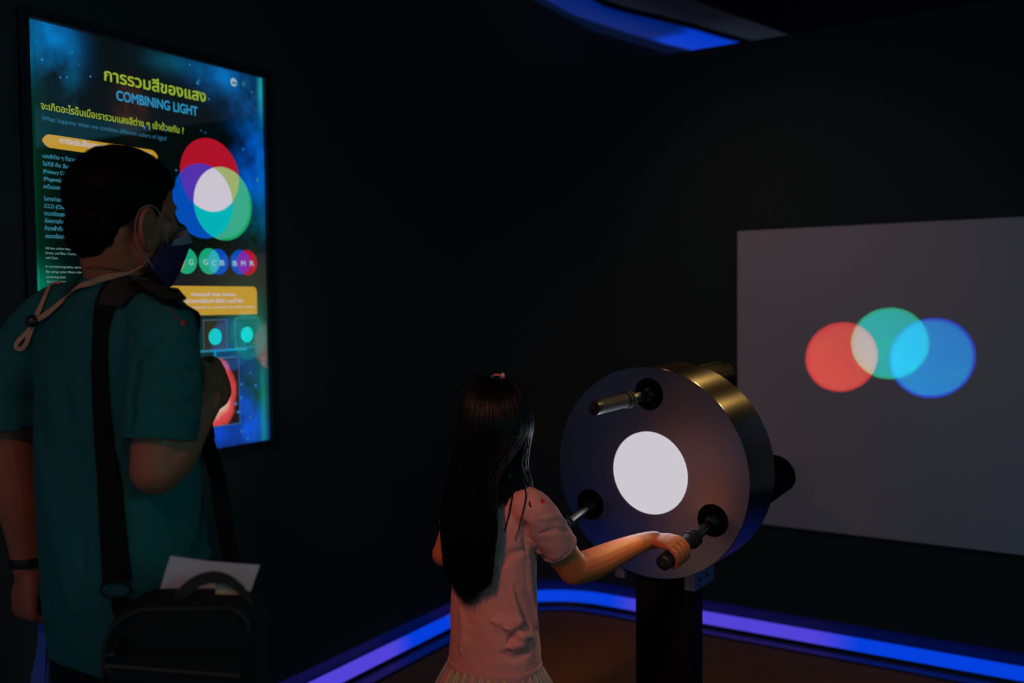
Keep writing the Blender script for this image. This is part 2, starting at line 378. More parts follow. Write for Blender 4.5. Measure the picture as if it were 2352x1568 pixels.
def outlines(body):
    """closed polylines of the lettering, each stroke kept whole where strokes overlap"""
    cu = bpy.data.curves.new('t', 'FONT'); cu.body = body
    o = bpy.data.objects.new('t', cu); C.objects.link(o)
    dg = bpy.context.evaluated_depsgraph_get(); cc = o.evaluated_get(dg).to_curve(dg)
    polys = []; raw = {}
    for sp in cc.splines:
        P = []; B = sp.bezier_points; n = len(B)
        for i in range(n):
            p, q = B[i], B[(i+1) % n]
            P += [V((x.x, x.y, 0)) for x in interpolate_bezier(p.co, p.handle_right, q.handle_left, q.co, 5)[:-1]]
        if len(P) > 2: polys.append(P); raw[id(P)] = [(p.co.copy(), p.handle_left.copy(), p.handle_right.copy()) for p in B]
    o.evaluated_get(dg).to_curve_clear(); bpy.data.objects.remove(o)
    area = lambda P: sum(P[i-1].x*P[i].y-P[i].x*P[i-1].y for i in range(len(P)))/2
    def inside(p, P):
        r = False
        for i in range(len(P)):
            a, c = P[i-1], P[i]
            if (a.y > p.y) != (c.y > p.y) and p.x < (c.x-a.x)*(p.y-a.y)/(c.y-a.y)+a.x: r = not r
        return r
    is_hole = lambda P: any(area(Q)*area(P) < 0 and abs(area(Q)) > abs(area(P)) and inside(P[0], Q) and inside(P[len(P)//2], Q) for Q in polys if Q is not P)
    holes = [P for P in polys if is_hole(P)]; outer = [P for P in polys if not any(P is h_ for h_ in holes)]
    groups = [[P] for P in outer]
    for h_ in holes:
        k = [g for g in groups if inside(h_[0], g[0]) and area(g[0])*area(h_) < 0]
        if k: min(k, key=lambda g: abs(area(g[0]))).append(h_)
    return [[raw[id(P)] for P in g] for g in groups]
def text(name, body, y0, z0, h, width, m_, parent, bold=0, k=3, center=False):
    vs_, fs_ = [], []
    for g in outlines(body):
        cu = bpy.data.curves.new('t', 'CURVE'); cu.dimensions = '2D'; cu.fill_mode = 'BOTH'
        for P in g:
            sp = cu.splines.new('BEZIER'); sp.bezier_points.add(len(P)-1); sp.use_cyclic_u = True; sp.resolution_u = 4
            for q, (co, hl, hr_) in zip(sp.bezier_points, P):
                q.handle_left_type = q.handle_right_type = 'FREE'; q.co = co; q.handle_left = hl; q.handle_right = hr_
        o = bpy.data.objects.new('t', cu); mm = bpy.data.meshes.new_from_object(o)
        for i in range(8 if bold else 1):      # thicken the stroke: the letter stamped on a small circle
            d_ = V((math.cos(i*PI/4), math.sin(i*PI/4), 0))*bold; base_ = len(vs_)
            vs_ += [v.co+d_ for v in mm.vertices]; fs_ += [tuple(base_+j for j in p.vertices) for p in mm.polygons]
        bpy.data.objects.remove(o); bpy.data.curves.remove(cu); bpy.data.meshes.remove(mm)
    a = min(p.x for p in vs_); b = max(p.x for p in vs_); sx = width/(b-a); ref = h/.72
    me = bpy.data.meshes.new(name); me.from_pydata([(X0+.0004*k, y0+(p.x-a)*sx, z0+p.y*ref) for p in vs_], [], fs_); me.update()
    me.materials.append(m_)
    return link(bpy.data.objects.new(name, me), parent)
lime, cyan_t, white_t = glow('lime_print', (150, 175, 45)), glow('cyan_print', (40, 140, 185)), glow('pale_print', (205, 200, 215), .9)
def tline(name, body, p0, p1, hpx, m_, bold=0, k=3, parent=None):
    """baseline from pixel p0 to pixel p1, cap height in pixels at p0"""
    y0, z0 = pan(*p0); y1, z1 = pan(*p1); h = pan(p0[0], p0[1]-hpx)[1]-z0
    return text(name, body, y0, (z0+z1)/2, h, y1-y0, m_, parent or pn, bold, k)
tline('title', 'การรวมสีของแสง', (238, 187), (472, 232), 28, lime, .022)
tline('subtitle', 'COMBINING LIGHT', (266, 232), (453, 264), 23, cyan_t, .027)
tline('question', 'จะเกิดอะไรขึ้นเมื่อเรารวมแสงสีต่าง ๆ เข้าด้วยกัน ?', (93, 252), (421, 306), 17, lime, .012)
tline('question', 'What happens when we combine different colors of light?', (95, 276), (382, 323), 11, glow('dim_cyan_print', (42, 100, 130)), .008)
gold = glow('gold_print', (192, 150, 42))
ya, za = pan(96, 306); yb, zb = pan(361, 364); _, zb2 = pan(96, 337)
bar = flat([rrect(ya, yb, zb2, za, .022)], 2).build('heading_bar', gold, pn, False)
tline('heading', 'การผสมสีของแสง  |  Color Mixing', (136, 331), (345, 357), 13, white_t, .02, 4, bar)
par = glow('text_print', (60, 140, 165)); par2 = glow('small_text_print', (110, 150, 140))
def para(name, lines, m_, h, x1=330, bold=.01):
    for body, x, y in lines:
        y0, z0 = pan(x, y); hh = pan(x, y-h)[1]-z0
        text(name, body, y0, z0, hh, len(body)*hh*(.50 if ord(body[0]) > 3000 or ord(body[-1]) > 3000 else .62), m_, pn, bold)
para('paragraph', [('แสงสีต่าง ๆ ที่เรามองเห็นเกิดจาก', 97, 362), ('ไม่กี่สี คือ สีแดง (Red) สีเขียว', 97, 380), ('(Primary Colors) ทั้งสาม', 98, 397), ('(Magenta) และสีฟ้า', 99, 414), ('เหมือนแสงขาวที่ตา', 99, 432),
      ('ในการถ่ายภาพทาง', 100, 460), ('CCD (Charge Coupled', 101, 477), ('ตรวจวัดแสงจริง แต่', 101, 494), ('ต้องการถ่ายภาพสี', 102, 511), ('ท้องฟ้าที่จะต้อง', 102, 528), ('สอดคล้องกับที่ตา', 103, 546)], par, 9)
para('paragraph', [('All the colors that we see', 103, 572), ('Green, and Blue. Combining', 103, 583), ('and Cyan.', 104, 594), ('In astrophotography, astro', 104, 614), ('By using color filters the', 105, 626), ('combining them', 105, 638), ('the full color', 106, 649)], par2, 5.5)
# venn diagrams
def Vd(p, rx=None): return pan(*p)
def venn(name, circles, cols, layer=2, inner=None):
    root = flat([circles[0][1]], layer).build(name, cols[circles[0][0]], pn, False)
    for k, (key, poly) in enumerate(circles[1:]): flat([poly], layer+1+k).build('circle', cols[key], root, False)
    n = len(circles); L_ = layer+n
    for i in range(n):
        for j in range(i+1, n):
            q = clip(circles[i][1], circles[j][1])
            if q: flat([q], L_).build('overlap', cols[circles[i][0]+circles[j][0]], root, False)
    if n == 3:
        q = clip(clip(circles[0][1], circles[1][1]), circles[2][1]); flat([q], L_+1).build('overlap', cols['RBG'], root, False)
    return root
cols = dict(R=glow('red_print', (178, 18, 40)), B=glow('blue_print', (0, 78, 185)), G=glow('green_print', (60, 172, 140)), RB=glow('violet_print', (84, 50, 175)),
            RG=glow('yellow_green_print', (160, 178, 112)), BG=glow('cyan_print_bright', (0, 182, 188)), RBG=glow('white_print', (205, 198, 210), 1.05),
            GB=None, BR=glow('magenta_print', (128, 38, 170)), BC=glow('cyan_print_bright'), Gr=glow('green_edge_print', (20, 165, 100)))
cols['GB'] = glow('pale_cyan_print', (45, 175, 185))
def circ(px, py, hpx, kx=1):
    c = pan(px, py); r = (pan(px, py-hpx/2)[1]-pan(px, py+hpx/2)[1])/2; return disc(c, r, 56)
big = [('R', circ(482, 402, 168)), ('B', circ(466, 462, 171)), ('G', circ(512, 468, 168))]
vr = venn('colour_wheel_diagram', big, cols)
gy = circ(512, 468, 168); 
# thin saturated rim on the lower right of the green circle
cg = pan(512, 468); rg = (pan(512, 384)[1]-pan(512, 552)[1])/2
rim = [(cg[0]+rg*math.cos(a), cg[1]+rg*math.sin(a)) for a in [math.radians(-95+i*5) for i in range(25)]]
rim += [(cg[0]-.006+(rg-.003)*math.cos(a), cg[1]+.004+(rg-.003)*math.sin(a)) for a in [math.radians(-95+i*5) for i in reversed(range(25))]]
b = MB(); n = 25
b.add([(X0+.0004*7, y, z) for y, z in rim], [(i, i+1, 2*n-2-i, 2*n-1-i) for i in range(n-1)]); b.build('rim', cols['Gr'], vr, False)
def letters(root, items, m_):
    for ch, px, py in items:
        y, z = pan(px, py); text('letter', ch, y-.009, z-.009, .017, .017, m_, root, .012, 8)
lt = glow('letter_print', (150, 200, 205))
small = dict(cols); small['G'] = glow('small_green_print', (20, 165, 120)); small['YG'] = glow('yellow_print', (190, 180, 50)); small['Y'] = small['R']; small['RG'] = small['YG']
v1 = venn('colour_pair_diagram', [('R', circ(398, 597, 59)), ('G', circ(427, 599, 60))], small)
letters(v1, [('R', 390, 599), ('Y', 412, 600), ('G', 437, 601)], lt)
v2 = venn('colour_pair_diagram', [('G', circ(480, 600, 60)), ('B', circ(500, 601, 59))], small)
letters(v2, [('G', 470, 601), ('C', 490, 603), ('B', 509, 603)], lt)
v3 = venn('colour_pair_diagram', [('B', circ(551, 602, 57)), ('R', circ(567, 603, 58))], small)
letters(v3, [('B', 538, 604), ('M', 557, 604), ('R', 577, 604)], lt)
# lower heading and example pictures
ya, za = pan(385, 656); yb, zb = pan(590, 721)
bar = flat([rrect(ya, yb, zb, za, .016, sq=(2, 3))], 2).build('heading_box', gold, pn, False)
tline('heading', 'การผสมสี Helix Nebula', (438, 680), (540, 679), 8, white_t, .02, 4, bar)
tline('heading', 'ในช่วงการมีสีแดง สีเขียว และน้ำเงิน', (420, 696), (558, 694), 9, white_t, .02, 4, bar)
tline('heading', 'Using color channels to combine the Helix Nebula', (390, 710), (583, 705), 5, white_t, .015, 4, bar)
line_m = glow('frame_line_print', (70, 110, 135), .7)
def frame(px0, py0, px1, py1, inner, name, thick=.003, k=2):
    y0, z1 = pan(px0, py0); y1, z0 = pan(px1, py1)
    r = flat([[(y0, z0), (y1, z0), (y1, z1), (y0, z1)]], k).build(name, inner, pn, False)
    e = []
    for a0, b0_, a1, b1_ in ((y0, z0, y1, z0+thick), (y0, z1-thick, y1, z1), (y0, z0, y0+thick, z1), (y1-thick, z0, y1, z1)): e.append([(a0, b0_), (a1, b0_), (a1, b1_), (a0, b1_)])
    flat(e, k+1).build('frame_line', line_m, r, False)
    return r
olive, mar = glow('olive_photo_print', (40, 40, 18)), glow('maroon_photo_print', (58, 28, 26))
p1 = frame(400, 735, 447, 803, mar, 'example_picture'); p2 = frame(465, 734, 522, 802, olive, 'example_picture'); p3 = frame(538, 730, 593, 797, glow('green_photo_print', (4, 66, 56)), 'example_picture')
neb = glow('cyan_nebula_print', (0, 196, 190))
flat([circ(493, 773, 38)], 5).build('nebula_glow', neb, p2, False); flat([circ(566, 768, 36)], 5).build('nebula_glow', neb, p3, False)
y, z = pan(392, 770); flat([disc((y, z), .02)], 5).build('nebula_glow', glow('red_nebula_print', (190, 60, 50)), p1, False)
cl = glow('cyan_line_print', (0, 130, 160)); e = []
ya, za = pan(395, 814); yb, _ = pan(566, 800); e.append([(ya, za), (yb, za), (yb, za+.008), (ya, za+.008)])
yc, zc_ = pan(566, 798); e.append([(yb-.008, za), (yb, za), (yb, zc_), (yb-.008, zc_)])
yd, zd = pan(493, 803); ye, ze = pan(493, 828); e.append([(yd-.004, ze), (yd+.004, ze), (yd+.004, zd), (yd-.004, zd)])
flat(e, 2).build('connector_line', cl, pn, False)
def helix():
    M = bpy.data.materials.new('ring_nebula_print'); M.use_nodes = True; nt = M.node_tree; b = nt.nodes['Principled BSDF']; L = nt.links.new
    b.inputs['Base Color'].default_value = (.003, .003, .003, 1)
    geo = nt.nodes.new('ShaderNodeNewGeometry'); mp = nt.nodes.new('ShaderNodeMapping'); mp.vector_type = 'TEXTURE'
    y, z = pan(492, 905); mp.inputs['Location'].default_value = (LX, y, z); mp.inputs['Scale'].default_value = (1, .085, .115); L(geo.outputs['Position'], mp.inputs[0])
    no = nt.nodes.new('ShaderNodeTexNoise'); no.inputs['Scale'].default_value = 2.2; no.inputs['Detail'].default_value = 5; L(mp.outputs[0], no.inputs['Vector'])
    ln = nt.nodes.new('ShaderNodeVectorMath'); ln.operation = 'LENGTH'; L(mp.outputs[0], ln.inputs[0])
    a = nt.nodes.new('ShaderNodeMath'); a.operation = 'MULTIPLY_ADD'; a.inputs[1].default_value = .35; L(no.outputs['Fac'], a.inputs[0]); L(ln.outputs['Value'], a.inputs[2])
    r = nt.nodes.new('ShaderNodeValToRGB'); L(a.outputs[0], r.inputs[0])
    st = [(0, (20, 60, 90)), (.28, (0, 150, 170)), (.45, (190, 190, 165)), (.62, (215, 175, 150)), (.78, (225, 70, 75)), (.92, (190, 60, 45)), (1.0, (22, 14, 8))]
    while len(r.color_ramp.elements) < len(st): r.color_ramp.elements.new(.5)
    for e_, (p, c_) in zip(r.color_ramp.elements, st): e_.position = p*.98; e_.color = (*lin(c_), 1)
    sc = nt.nodes.new('ShaderNodeMath'); sc.operation = 'MULTIPLY'; sc.inputs[1].default_value = .8; L(a.outputs[0], sc.inputs[0]); L(sc.outputs[0], r.inputs[0])
    L(r.outputs[0], b.inputs['Emission Color']); b.inputs['Emission Strength'].default_value = PRINT*.95
    return M
frame(400, 828, 551, 972, helix(), 'nebula_picture', .003)
st = [(95, 137, 4), (164, 121, 3), (452, 191, 5), (330, 293, 4), (590, 413, 6), (206, 176, 3), (137, 178, 3), (152, 178, 3), (434, 149, 3), (478, 228, 3), (557, 343, 3), (403, 391, 3), (553, 882, 4), (586, 885, 4), (548, 945, 4), (553, 913, 4), (512, 838, 4), (507, 850, 3), (540, 927, 5), (545, 946, 4), (554, 990, 4), (567, 1007, 4), (573, 958, 3), (605, 823, 4), (603, 835, 4), (574, 856, 3), (380, 300, 3), (270, 220, 2), (180, 150, 2), (460, 300, 2), (470, 305, 2), (455, 185, 3), (576, 212, 3), (500, 150, 3)]
flat([circ(a, b_, c_*1.7)[::7] for a, b_, c_ in st], 6).build('stars', glow('star_print', (40, 120, 175)), pn, False)['kind'] = 'stuff'
lg = flat([disc(pan(535, 189), .013, 24)], 6).build('emblem', glow('emblem_print', (150, 185, 195)), pn, False)
flat([[(p[0]*.7, p[1]*.45) if False else p for p in disc((pan(536, 190)[0], pan(536, 190)[1]-.001), .009, 20, .003)]], 7).build('emblem_mark', glow('emblem_blue_print', (20, 70, 120)), lg, False)
flat([disc(pan(558, 193), .008, 20)], 6).build('emblem', glow('emblem_dim_print', (40, 100, 120)), pn, False)
# glass cover
G = bpy.data.materials.new('cover_glass'); G.use_nodes = True; nt = G.node_tree
nt.nodes.remove(nt.nodes['Principled BSDF']); mx = nt.nodes.new('ShaderNodeMixShader'); tr = nt.nodes.new('ShaderNodeBsdfTransparent'); gl = nt.nodes.new('ShaderNodeBsdfGlossy')
gl.inputs['Roughness'].default_value = .015; mx.inputs[0].default_value = .33
nt.links.new(tr.outputs[0], mx.inputs[1]); nt.links.new(gl.outputs[0], mx.inputs[2]); nt.links.new(mx.outputs[0], nt.nodes['Material Output'].inputs[0])
TILT = -.022
MB().add([(LX+.006-TILT, PY0, PZ0), (LX+.006, PY1, PZ0), (LX+.006, PY1, PZ1), (LX+.006-TILT, PY0, PZ1)], [(0, 1, 2, 3)]).build('cover_glass', G, pn, False)

# ================================================================== LIGHT MIXING EXHIBIT
DC = V((-1.04336, 2.33677, .913)); _az, _el = -.078672, .02982
AX = V((-math.sin(_az)*math.cos(_el), math.cos(_az)*math.cos(_el), math.sin(_el)))
DU = AX.cross(V((0, 0, 1))).normalized(); DV = DU.cross(AX)
DR, DT, WR = .289, .17, .1135
base = V((DC.x, DC.y+.09, 0))
ex = thing('light_mixing_exhibit', base, 'round brushed steel exhibit with glowing white window and three handles on a black post', 'exhibit')
def brushed(name, rgb, rough, an, axis='Z'):
    M = mat(name, rgb, rough, 1, aniso=an, bump=.08, bscale=300)
    return M
steel = mat('brushed_steel', (176, 182, 194), .30, 1, bump=.012, bscale=500)
rimM = mat('brushed_rim_steel', (128, 116, 96), .22, 1, aniso=.85)
_t = rimM.node_tree.nodes.new('ShaderNodeTangent'); _t.direction_type = 'RADIAL'; _t.axis = 'Y'; rimM.node_tree.nodes['Principled BSDF'].inputs['Anisotropic Rotation'].default_value = .25; rimM.node_tree.links.new(_t.outputs[0], rimM.node_tree.nodes['Principled BSDF'].inputs['Tangent'])
dark = mat('black_plastic', (16, 16, 17), .45)
rub = mat('black_rubber_grip', (30, 31, 32), .6, bump=.4, bscale=700)
chrome = mat('grey_steel_tube', (130, 128, 122), .3, 1)
def dp(a, b, d=0): return DC+DU*a+DV*b+AX*d
holes = [(.0058, .2156), (-.188, -.1095), (.1867, -.1064)]
HRD = .0435
# face plate with window and three holes
bm = bmesh.new()
def loop(cx, cy, r, n): return [bm.verts.new(dp(cx+r*math.cos(2*PI*i/n), cy+r*math.sin(2*PI*i/n))) for i in range(n)]
lps = [loop(0, 0, DR, 128), loop(.004, .0003, WR, 72)]+[loop(a, b_, HRD, 48) for a, b_ in holes]
eds = []
for lp in lps:
    for i in range(len(lp)): eds.append(bm.edges.new((lp[i], lp[(i+1) % len(lp)])))
bmesh.ops.triangle_fill(bm, use_beauty=True, use_dissolve=False, edges=eds)
own = {v_: i for i, lp in enumerate(lps) for v_ in lp}
bmesh.ops.delete(bm, geom=[f_ for f_ in bm.faces if len({own[v_] for v_ in f_.verts}) == 1 and own[f_.verts[0]] > 0], context='FACES_ONLY')
me = bpy.data.meshes.new('face_plate'); bm.to_mesh(me); bm.free()
for p in me.polygons:
    if p.normal.dot(AX) > 0: p.flip()
fo = bpy.data.objects.new('face_plate', me); me.materials.append(steel); link(fo, ex)
MB().lathe(DC, AX, [(0, DR-.0005), (0, DR), (.001, DR+.0008), (.003, DR+.001), (DT-.003, DR+.001), (DT, DR-.002), (DT, DR-.01), (DT-.004, DR-.012), (.002, DR-.006)], 128, False).build('rim', rimM, ex, True)
bk = MB(); bk.lathe(dp(0, 0, DT-.006), AX, [(0, DR-.004), (.004, DR-.004)], 96).build('back_plate', dark, ex, True)
wm = glow('white_window', (205, 200, 208), 1.0)
MB().lathe(dp(.004, .0003, -.002), AX, [(-.0035, WR*.4), (-.0025, WR*.8), (-.001, WR*.97), (.0012, WR-.0004), (.008, WR-.0006)], 72).build('light_window', wm, ex, True)
lamp('window_lamp', 'AREA', dp(.004, .0003, -.008), dp(.004, .0003, -1), (.74, .90, 1), .40, shape='DISK', size=WR*1.9)
bez = mat('socket_black', (14, 15, 15), .5)
spots = [onplane(2040, 789, 1, RY-.012), onplane(1929, 822, 1, RY-.012), onplane(2137, 825, 1, RY-.012)]
lampc = [((0, .05, 1), (0, 1, .40)), ((.8, 1, .35), (1, .03, .035)), ((0, 1, .1), (0, .08, 1))]
srad = [.1335, .130, .143]
pows = [(15, 31), (3.1, 46), (14, 46)]
for k, (a, b_) in enumerate(holes):
    MB().lathe(dp(a, b_, .0005), AX, [(0, HRD), (.03, HRD-.002), (.045, .03), (.05, .001)], 48, False).build('socket', bez, ex, True)
    piv = dp(a, b_, .03); D = (spots[k]-piv).normalized()
    tip = [at(1371, 935, 2.39), at(1222, 1262, 2.56), at(1522, 1294, 2.306)][k]; LD = D; D = (piv-tip).normalized()   # handle axis
    h = MB().lathe(piv-D*.12, D, [(0, .011), (.0, .0135), (.115, .0135), (.12, .012)], 28).build('handle', chrome, ex, True)
    MB().lathe(piv-D*.02, D, [(-.02, .014), (-.012, .02), (0, .024), (.012, .02), (.02, .014)], 28).build('ball_joint', dark, h, True)
    MB().lathe(piv-D*.250, D, [(.0, .016), (.002, .0185), (.012, .0195), (.118, .0195), (.122, .021), (.124, .024), (.130, .024), (.132, .021), (.135, .021), (.137, .0235), (.142, .0235), (.145, .015)], 36).build('grip', rub, h, True)
    MB().lathe(piv-D*.2525, D, [(0, .001), (0, .015), (.002, .019), (.010, .020), (.011, .0185), (.013, .0185), (.014, .020), (.017, .020), (.018, .017)], 36).build('end_cap', mat('end_cap_black', (34, 35, 36), .35), h, True)
    MB().lathe(piv-D*.2530, D, [(0, .0005), (0, .003), (.0006, .003)], 16).build('screw_mark', mat('screw_grey', (90, 92, 92), .4), h, True)
    # lamp barrel behind the drum
    D = LD
    q = piv+D*.17
    bl = MB().lathe(q, D, [(0, .03), (.0, .052), (.150, .056), (.152, .054), (.152, .050), (.13, .048), (.13, .001)], 48).build('lamp_barrel', mat('barrel_black', (7, 7, 7), .5, spec=.05), ex, True)
    u_ = D.cross(V((0, 0, 1))).normalized(); v_ = u_.cross(D)
    for an in (20, 24, 75, 79, 140):
        d_ = math.cos(math.radians(an))*u_+math.sin(math.radians(an))*v_
        MB().tube([q+D*.01+d_*.0528, q+D*.14+d_*.0562], .0009, 6).build('cooling_fin', chrome, bl, True)
    MB().lathe(q+D*.131, D, [(0, .001), (0, .047), (.003, .047), (.006, .001)], 32).build('lens', glow('lens_%d' % k, ((60, 220, 220), (230, 70, 50), (40, 110, 230))[k], .3), bl, True)
    src = q+D*.145; dist = (spots[k]-src).length
    for (colr, pw, rr, bld) in ((lampc[k][0], pows[k][0], srad[k]*.950, .05), (lampc[k][1], pows[k][1], srad[k]*1.015, .06)):
        lamp('projector_lamp', 'SPOT', src, spots[k], colr, pw, spot_size=2*math.atan(rr/dist), spot_blend=bld, shadow_soft_size=.0008)
# post and brackets
blk = mat('black_powder_coat', (13, 13, 14), .6, spec=.15)
pl, pr = at(1456, 1450, 2.58), at(1597, 1450, 2.58)
cx = (pl+pr)/2; hw = (pr-pl).length/2
ud = V((1, 0, 0)); ca_ = math.cos(.05)
po = MB(); po.box((cx.x-hw*1.02, cx.y, 0), (cx.x+hw*.98, cx.y+.07, dp(0, -.25).z)); po.build('post', blk, ex, False)
MB().box((cx.x-hw*1.5, cx.y-.1, 0), (cx.x+hw*1.5, cx.y+.17, .012)).build('foot_plate', blk, ex, False)
bj = mat('bracket_steel', (150, 150, 160), .45, .6)
for s_ in (1, -1):
    b = MB(); x = .108*s_; y0 = -.313
    P = [dp(x-.015, y0, .02), dp(x+.015, y0, .02), dp(x+.015, -.245, .02), dp(x-.015, -.245, .02)]
    b.loft([[p+AX*.0 for p in P], [p+AX*.12 for p in P]]); br = b.build('bracket', bj, ex, False)
    for d_ in (.03, .075): MB().cyl(dp(x+.0145, -.287, .02+d_), DU, .0065, .0015, 16).build('bolt_hole', dark, br, True)
MB().loft([[dp(x, -.30, d_) for x, d_ in ((-.088, .03), (.088, .03), (.088, .13), (-.088, .13))], [dp(x, -.286, d_) for x, d_ in ((-.088, .03), (.088, .03), (.088, .13), (-.088, .13))]]).build('saddle', blk, ex, False)

# ================================================================== PEOPLE: helpers
from mathutils.bvhtree import BVHTree
def bvh(*objs):
    vs_, fs_ = [], []
    for o in objs:
        off = V((0, 0, 0)); r = o
        while r: off += r.location; r = r.parent
        k = len(vs_); vs_ += [v.co+off for v in o.data.vertices]; fs_ += [tuple(i+k for i in p.vertices) for p in o.data.polygons]
    return BVHTree.FromPolygons(vs_, fs_)
def hit(tree, px, py, fb=1.8):
    d = (at(px, py, 1)-EYE).normalized(); loc, nrm, _, _ = tree.ray_cast(EYE, d)
    if loc is None:
        loc = at(px, py, fb); l2, n2, _, _ = tree.find_nearest(loc); return l2, n2
    return loc, (nrm if nrm.dot(d) < 0 else -nrm)
def wrinkle(o, folds):
    tree = bvh(o); F = []
    for pts, wdt, hgt in folds:
        P = [hit(tree, *p)[0] for p in pts]; F.append((P, wdt, hgt))
    me = o.data; nr = [v.normal.copy() for v in me.vertices]
    off = o.location+(o.parent.location if o.parent else V((0, 0, 0)))
    for v, n_ in zip(me.vertices, nr):
        p = v.co+off; d = 0
        for P, wdt, hgt in F:
            best = 9
            for i in range(len(P)-1):
                a, b = P[i], P[i+1]; ab = b-a; t_ = max(0, min(1, (p-a).dot(ab)/max(1e-9, ab.dot(ab))))
                q = (p-(a+ab*t_)).length
                e_ = 1
                if i == 0 and t_ < .4: e_ = .3+.7*t_/.4
                if i == len(P)-2 and t_ > .6: e_ = .3+.7*(1-t_)/.4
                if q/e_ < best: best = q/e_
            if best < wdt*3: d += hgt*math.exp(-(best/wdt)**2)
        if d: v.co = v.co+n_*d
    me.update()
def grip(Q, a, p, n, rod, s, curl=(48, 95, 140, 185, 225), tuck=1.0):
    Q, a, p, n = V(Q), V(a), V(p), V(n); out = []
    up = rod+.013*s
    pal = [(Q-p*.088*s+n*(up-.008*s), .026, .017), (Q-p*.065*s+n*(up-.005*s), .033, .018), (Q-p*.035*s+n*(up+.002*s), .041, .016), (Q-p*.005*s+n*(up+.003*s), .043, .014), (Q+p*.014*s+n*(up+.001*s), .041, .011)]
    out.append(MB().loft([oval(c, a*hw_*s, n*ht*s, 20, 2.6) for c, hw_, ht in pal]))
    for ofs, ln, r in ((-.032, .86, .0078), (-.0105, .97, .0088), (.0115, 1.0, .0090), (.033, .95, .0088)):
        pts = []; rr = []
        pts.append(Q+a*ofs*s+p*.002*s+n*(up+.004*s)); rr.append(r*s*1.12)
        for k, th in enumerate(curl):
            th = math.radians(40+(th-40)*(.9+.1*ln)); R_ = rod+r*s*(1.35 if k == 0 else 1.0)
            pts.append(Q+a*(ofs*s*(1-.03*k))+R_*(n*math.cos(th)+p*math.sin(th))*1.0); rr.append(r*s*(1.08-.06*k))
        out.append(MB().limb(pts, rr, 12, 3))
    pts = [Q-p*.062*s+n*(up-.004*s)+a*.020*s]; rr = [.0135*s]
    for th, o_, q in ((-52, .043, .0118), (-88, .040, .0104), (-128, .028, .0095), (-160, .014*tuck, .0082)):
        th = math.radians(th); pts.append(Q+a*o_*s+(rod+q*s)*(n*math.cos(th)+p*math.sin(th))); rr.append(q*s)
    out.append(MB().limb(pts, rr, 12, 3))
    return out, Q-p*.088*s+n*(up-.008*s)
def head(Hc, f, r, u, s, ears=True):
    P = lambda a, b, c: Hc+(r*a+f*b+u*c)*s
    out = [MB().ell(P(0, -.004, .033), r*.076*s, f*.094*s, u*.084*s), MB().ell(P(0, .030, -.035), r*.062*s, f*.066*s, u*.080*s),
           MB().ell(P(0, -.03, -.03), r*.062*s, f*.06*s, u*.07*s),
           MB().ell(P(0, .070, -.100), r*.026*s, f*.024*s, u*.020*s),
           MB().limb([P(0, .092, .018), P(0, .105, -.008), P(0, .112, -.026)], [.009*s, .012*s, .015*s], 10),
           MB().limb([P(-.014, .098, -.030), P(.014, .098, -.030)], [.010*s, .010*s], 10),
           MB().limb([P(-.040, .078, .026), P(-.018, .088, .028)], [.008*s, .0095*s], 10), MB().limb([P(.018, .088, .028), P(.040, .078, .026)], [.0095*s, .008*s], 10),
           MB().limb([P(-.020, .089, -.062), P(0, .096, -.060), P(.020, .089, -.062)], [.005*s, .008*s, .005*s], 10), MB().limb([P(-.017, .088, -.073), P(0, .094, -.074), P(.017, .088, -.073)], [.005*s, .009*s, .005*s], 10),
           MB().ell(P(-.031, .076, .006), r*.015*s, f*.0085*s, u*.011*s), MB().ell(P(.031, .076, .006), r*.015*s, f*.0085*s, u*.011*s), MB().ell(P(-.046, .058, -.016), r*.02*s, f*.022*s, u*.022*s), MB().ell(P(.046, .058, -.016), r*.02*s, f*.022*s, u*.022*s)]
    if ears:
        for sg in (1, -1):
            pts = [P(sg*.072, .022, -.064), P(sg*.084, .004, -.056), P(sg*.093, -.008, -.032), P(sg*.095, -.008, -.008), P(sg*.089, .004, .006), P(sg*.080, .019, .002), P(sg*.074, .026, -.014)]
            out.append(MB().limb(pts, [.008*s, .0065*s, .0055*s, .0055*s, .0055*s, .005*s, .004*s], 10, 4))
            out.append(MB().ell(P(sg*.078, .008, -.028), r*.006*s, f*.018*s+r*sg*-.010*s, u*.030*s))
    return out
def strands(name, roots, length, rad, m_, parent, down, lift=.35, seg=3):
    b = MB()
    for p, n_ in roots:
        d = (down(p)+V((random.uniform(-1, 1), random.uniform(-1, 1), random.uniform(-1, 1)))*.35); d = (d-n_*d.dot(n_)).normalized()
        L_ = length*random.uniform(.6, 1.25); lf = lift*random.uniform(.4, 1.3)
        pts = [p-n_*.002+(d*t_+n_*lf*t_*(1-.55*t_))*L_ for t_ in [i/seg for i in range(seg+1)]]
        b.tube(pts, [rad, rad*.3], 3, 0, False)
    return b.build(name, m_, parent, True, 180)
def surf_pts(o, n, ok=lambda p: True):
    me = o.data; me.calc_loop_triangles(); T = list(me.loop_triangles); random.shuffle(T); out = []
    off = o.location+(o.parent.location if o.parent else V((0, 0, 0)))
    if o.parent and o.parent.parent: off += o.parent.parent.location
    i = 0
    while len(out) < n and i < n*8:
        t_ = T[i % len(T)]; i += 1
        a, b, c = [me.vertices[k] for k in t_.vertices]; x, y = random.random(), random.random()
        if x+y > 1: x, y = 1-x, 1-y
        p = a.co+(b.co-a.co)*x+(c.co-a.co)*y+off
        if ok(p): out.append((p, a.normal.copy()))
    return out
def lerp_tab(x, tab):
    for (a, b), (c, d) in zip(tab, tab[1:]):
        if x <= c: return b+(d-b)*max(0, (x-a))/(c-a)
    return tab[-1][1]
skin = mat('tan_skin', (168, 96, 64), .55, bump=.12, bscale=260, vary=.08, Subsurface_Weight=.0)
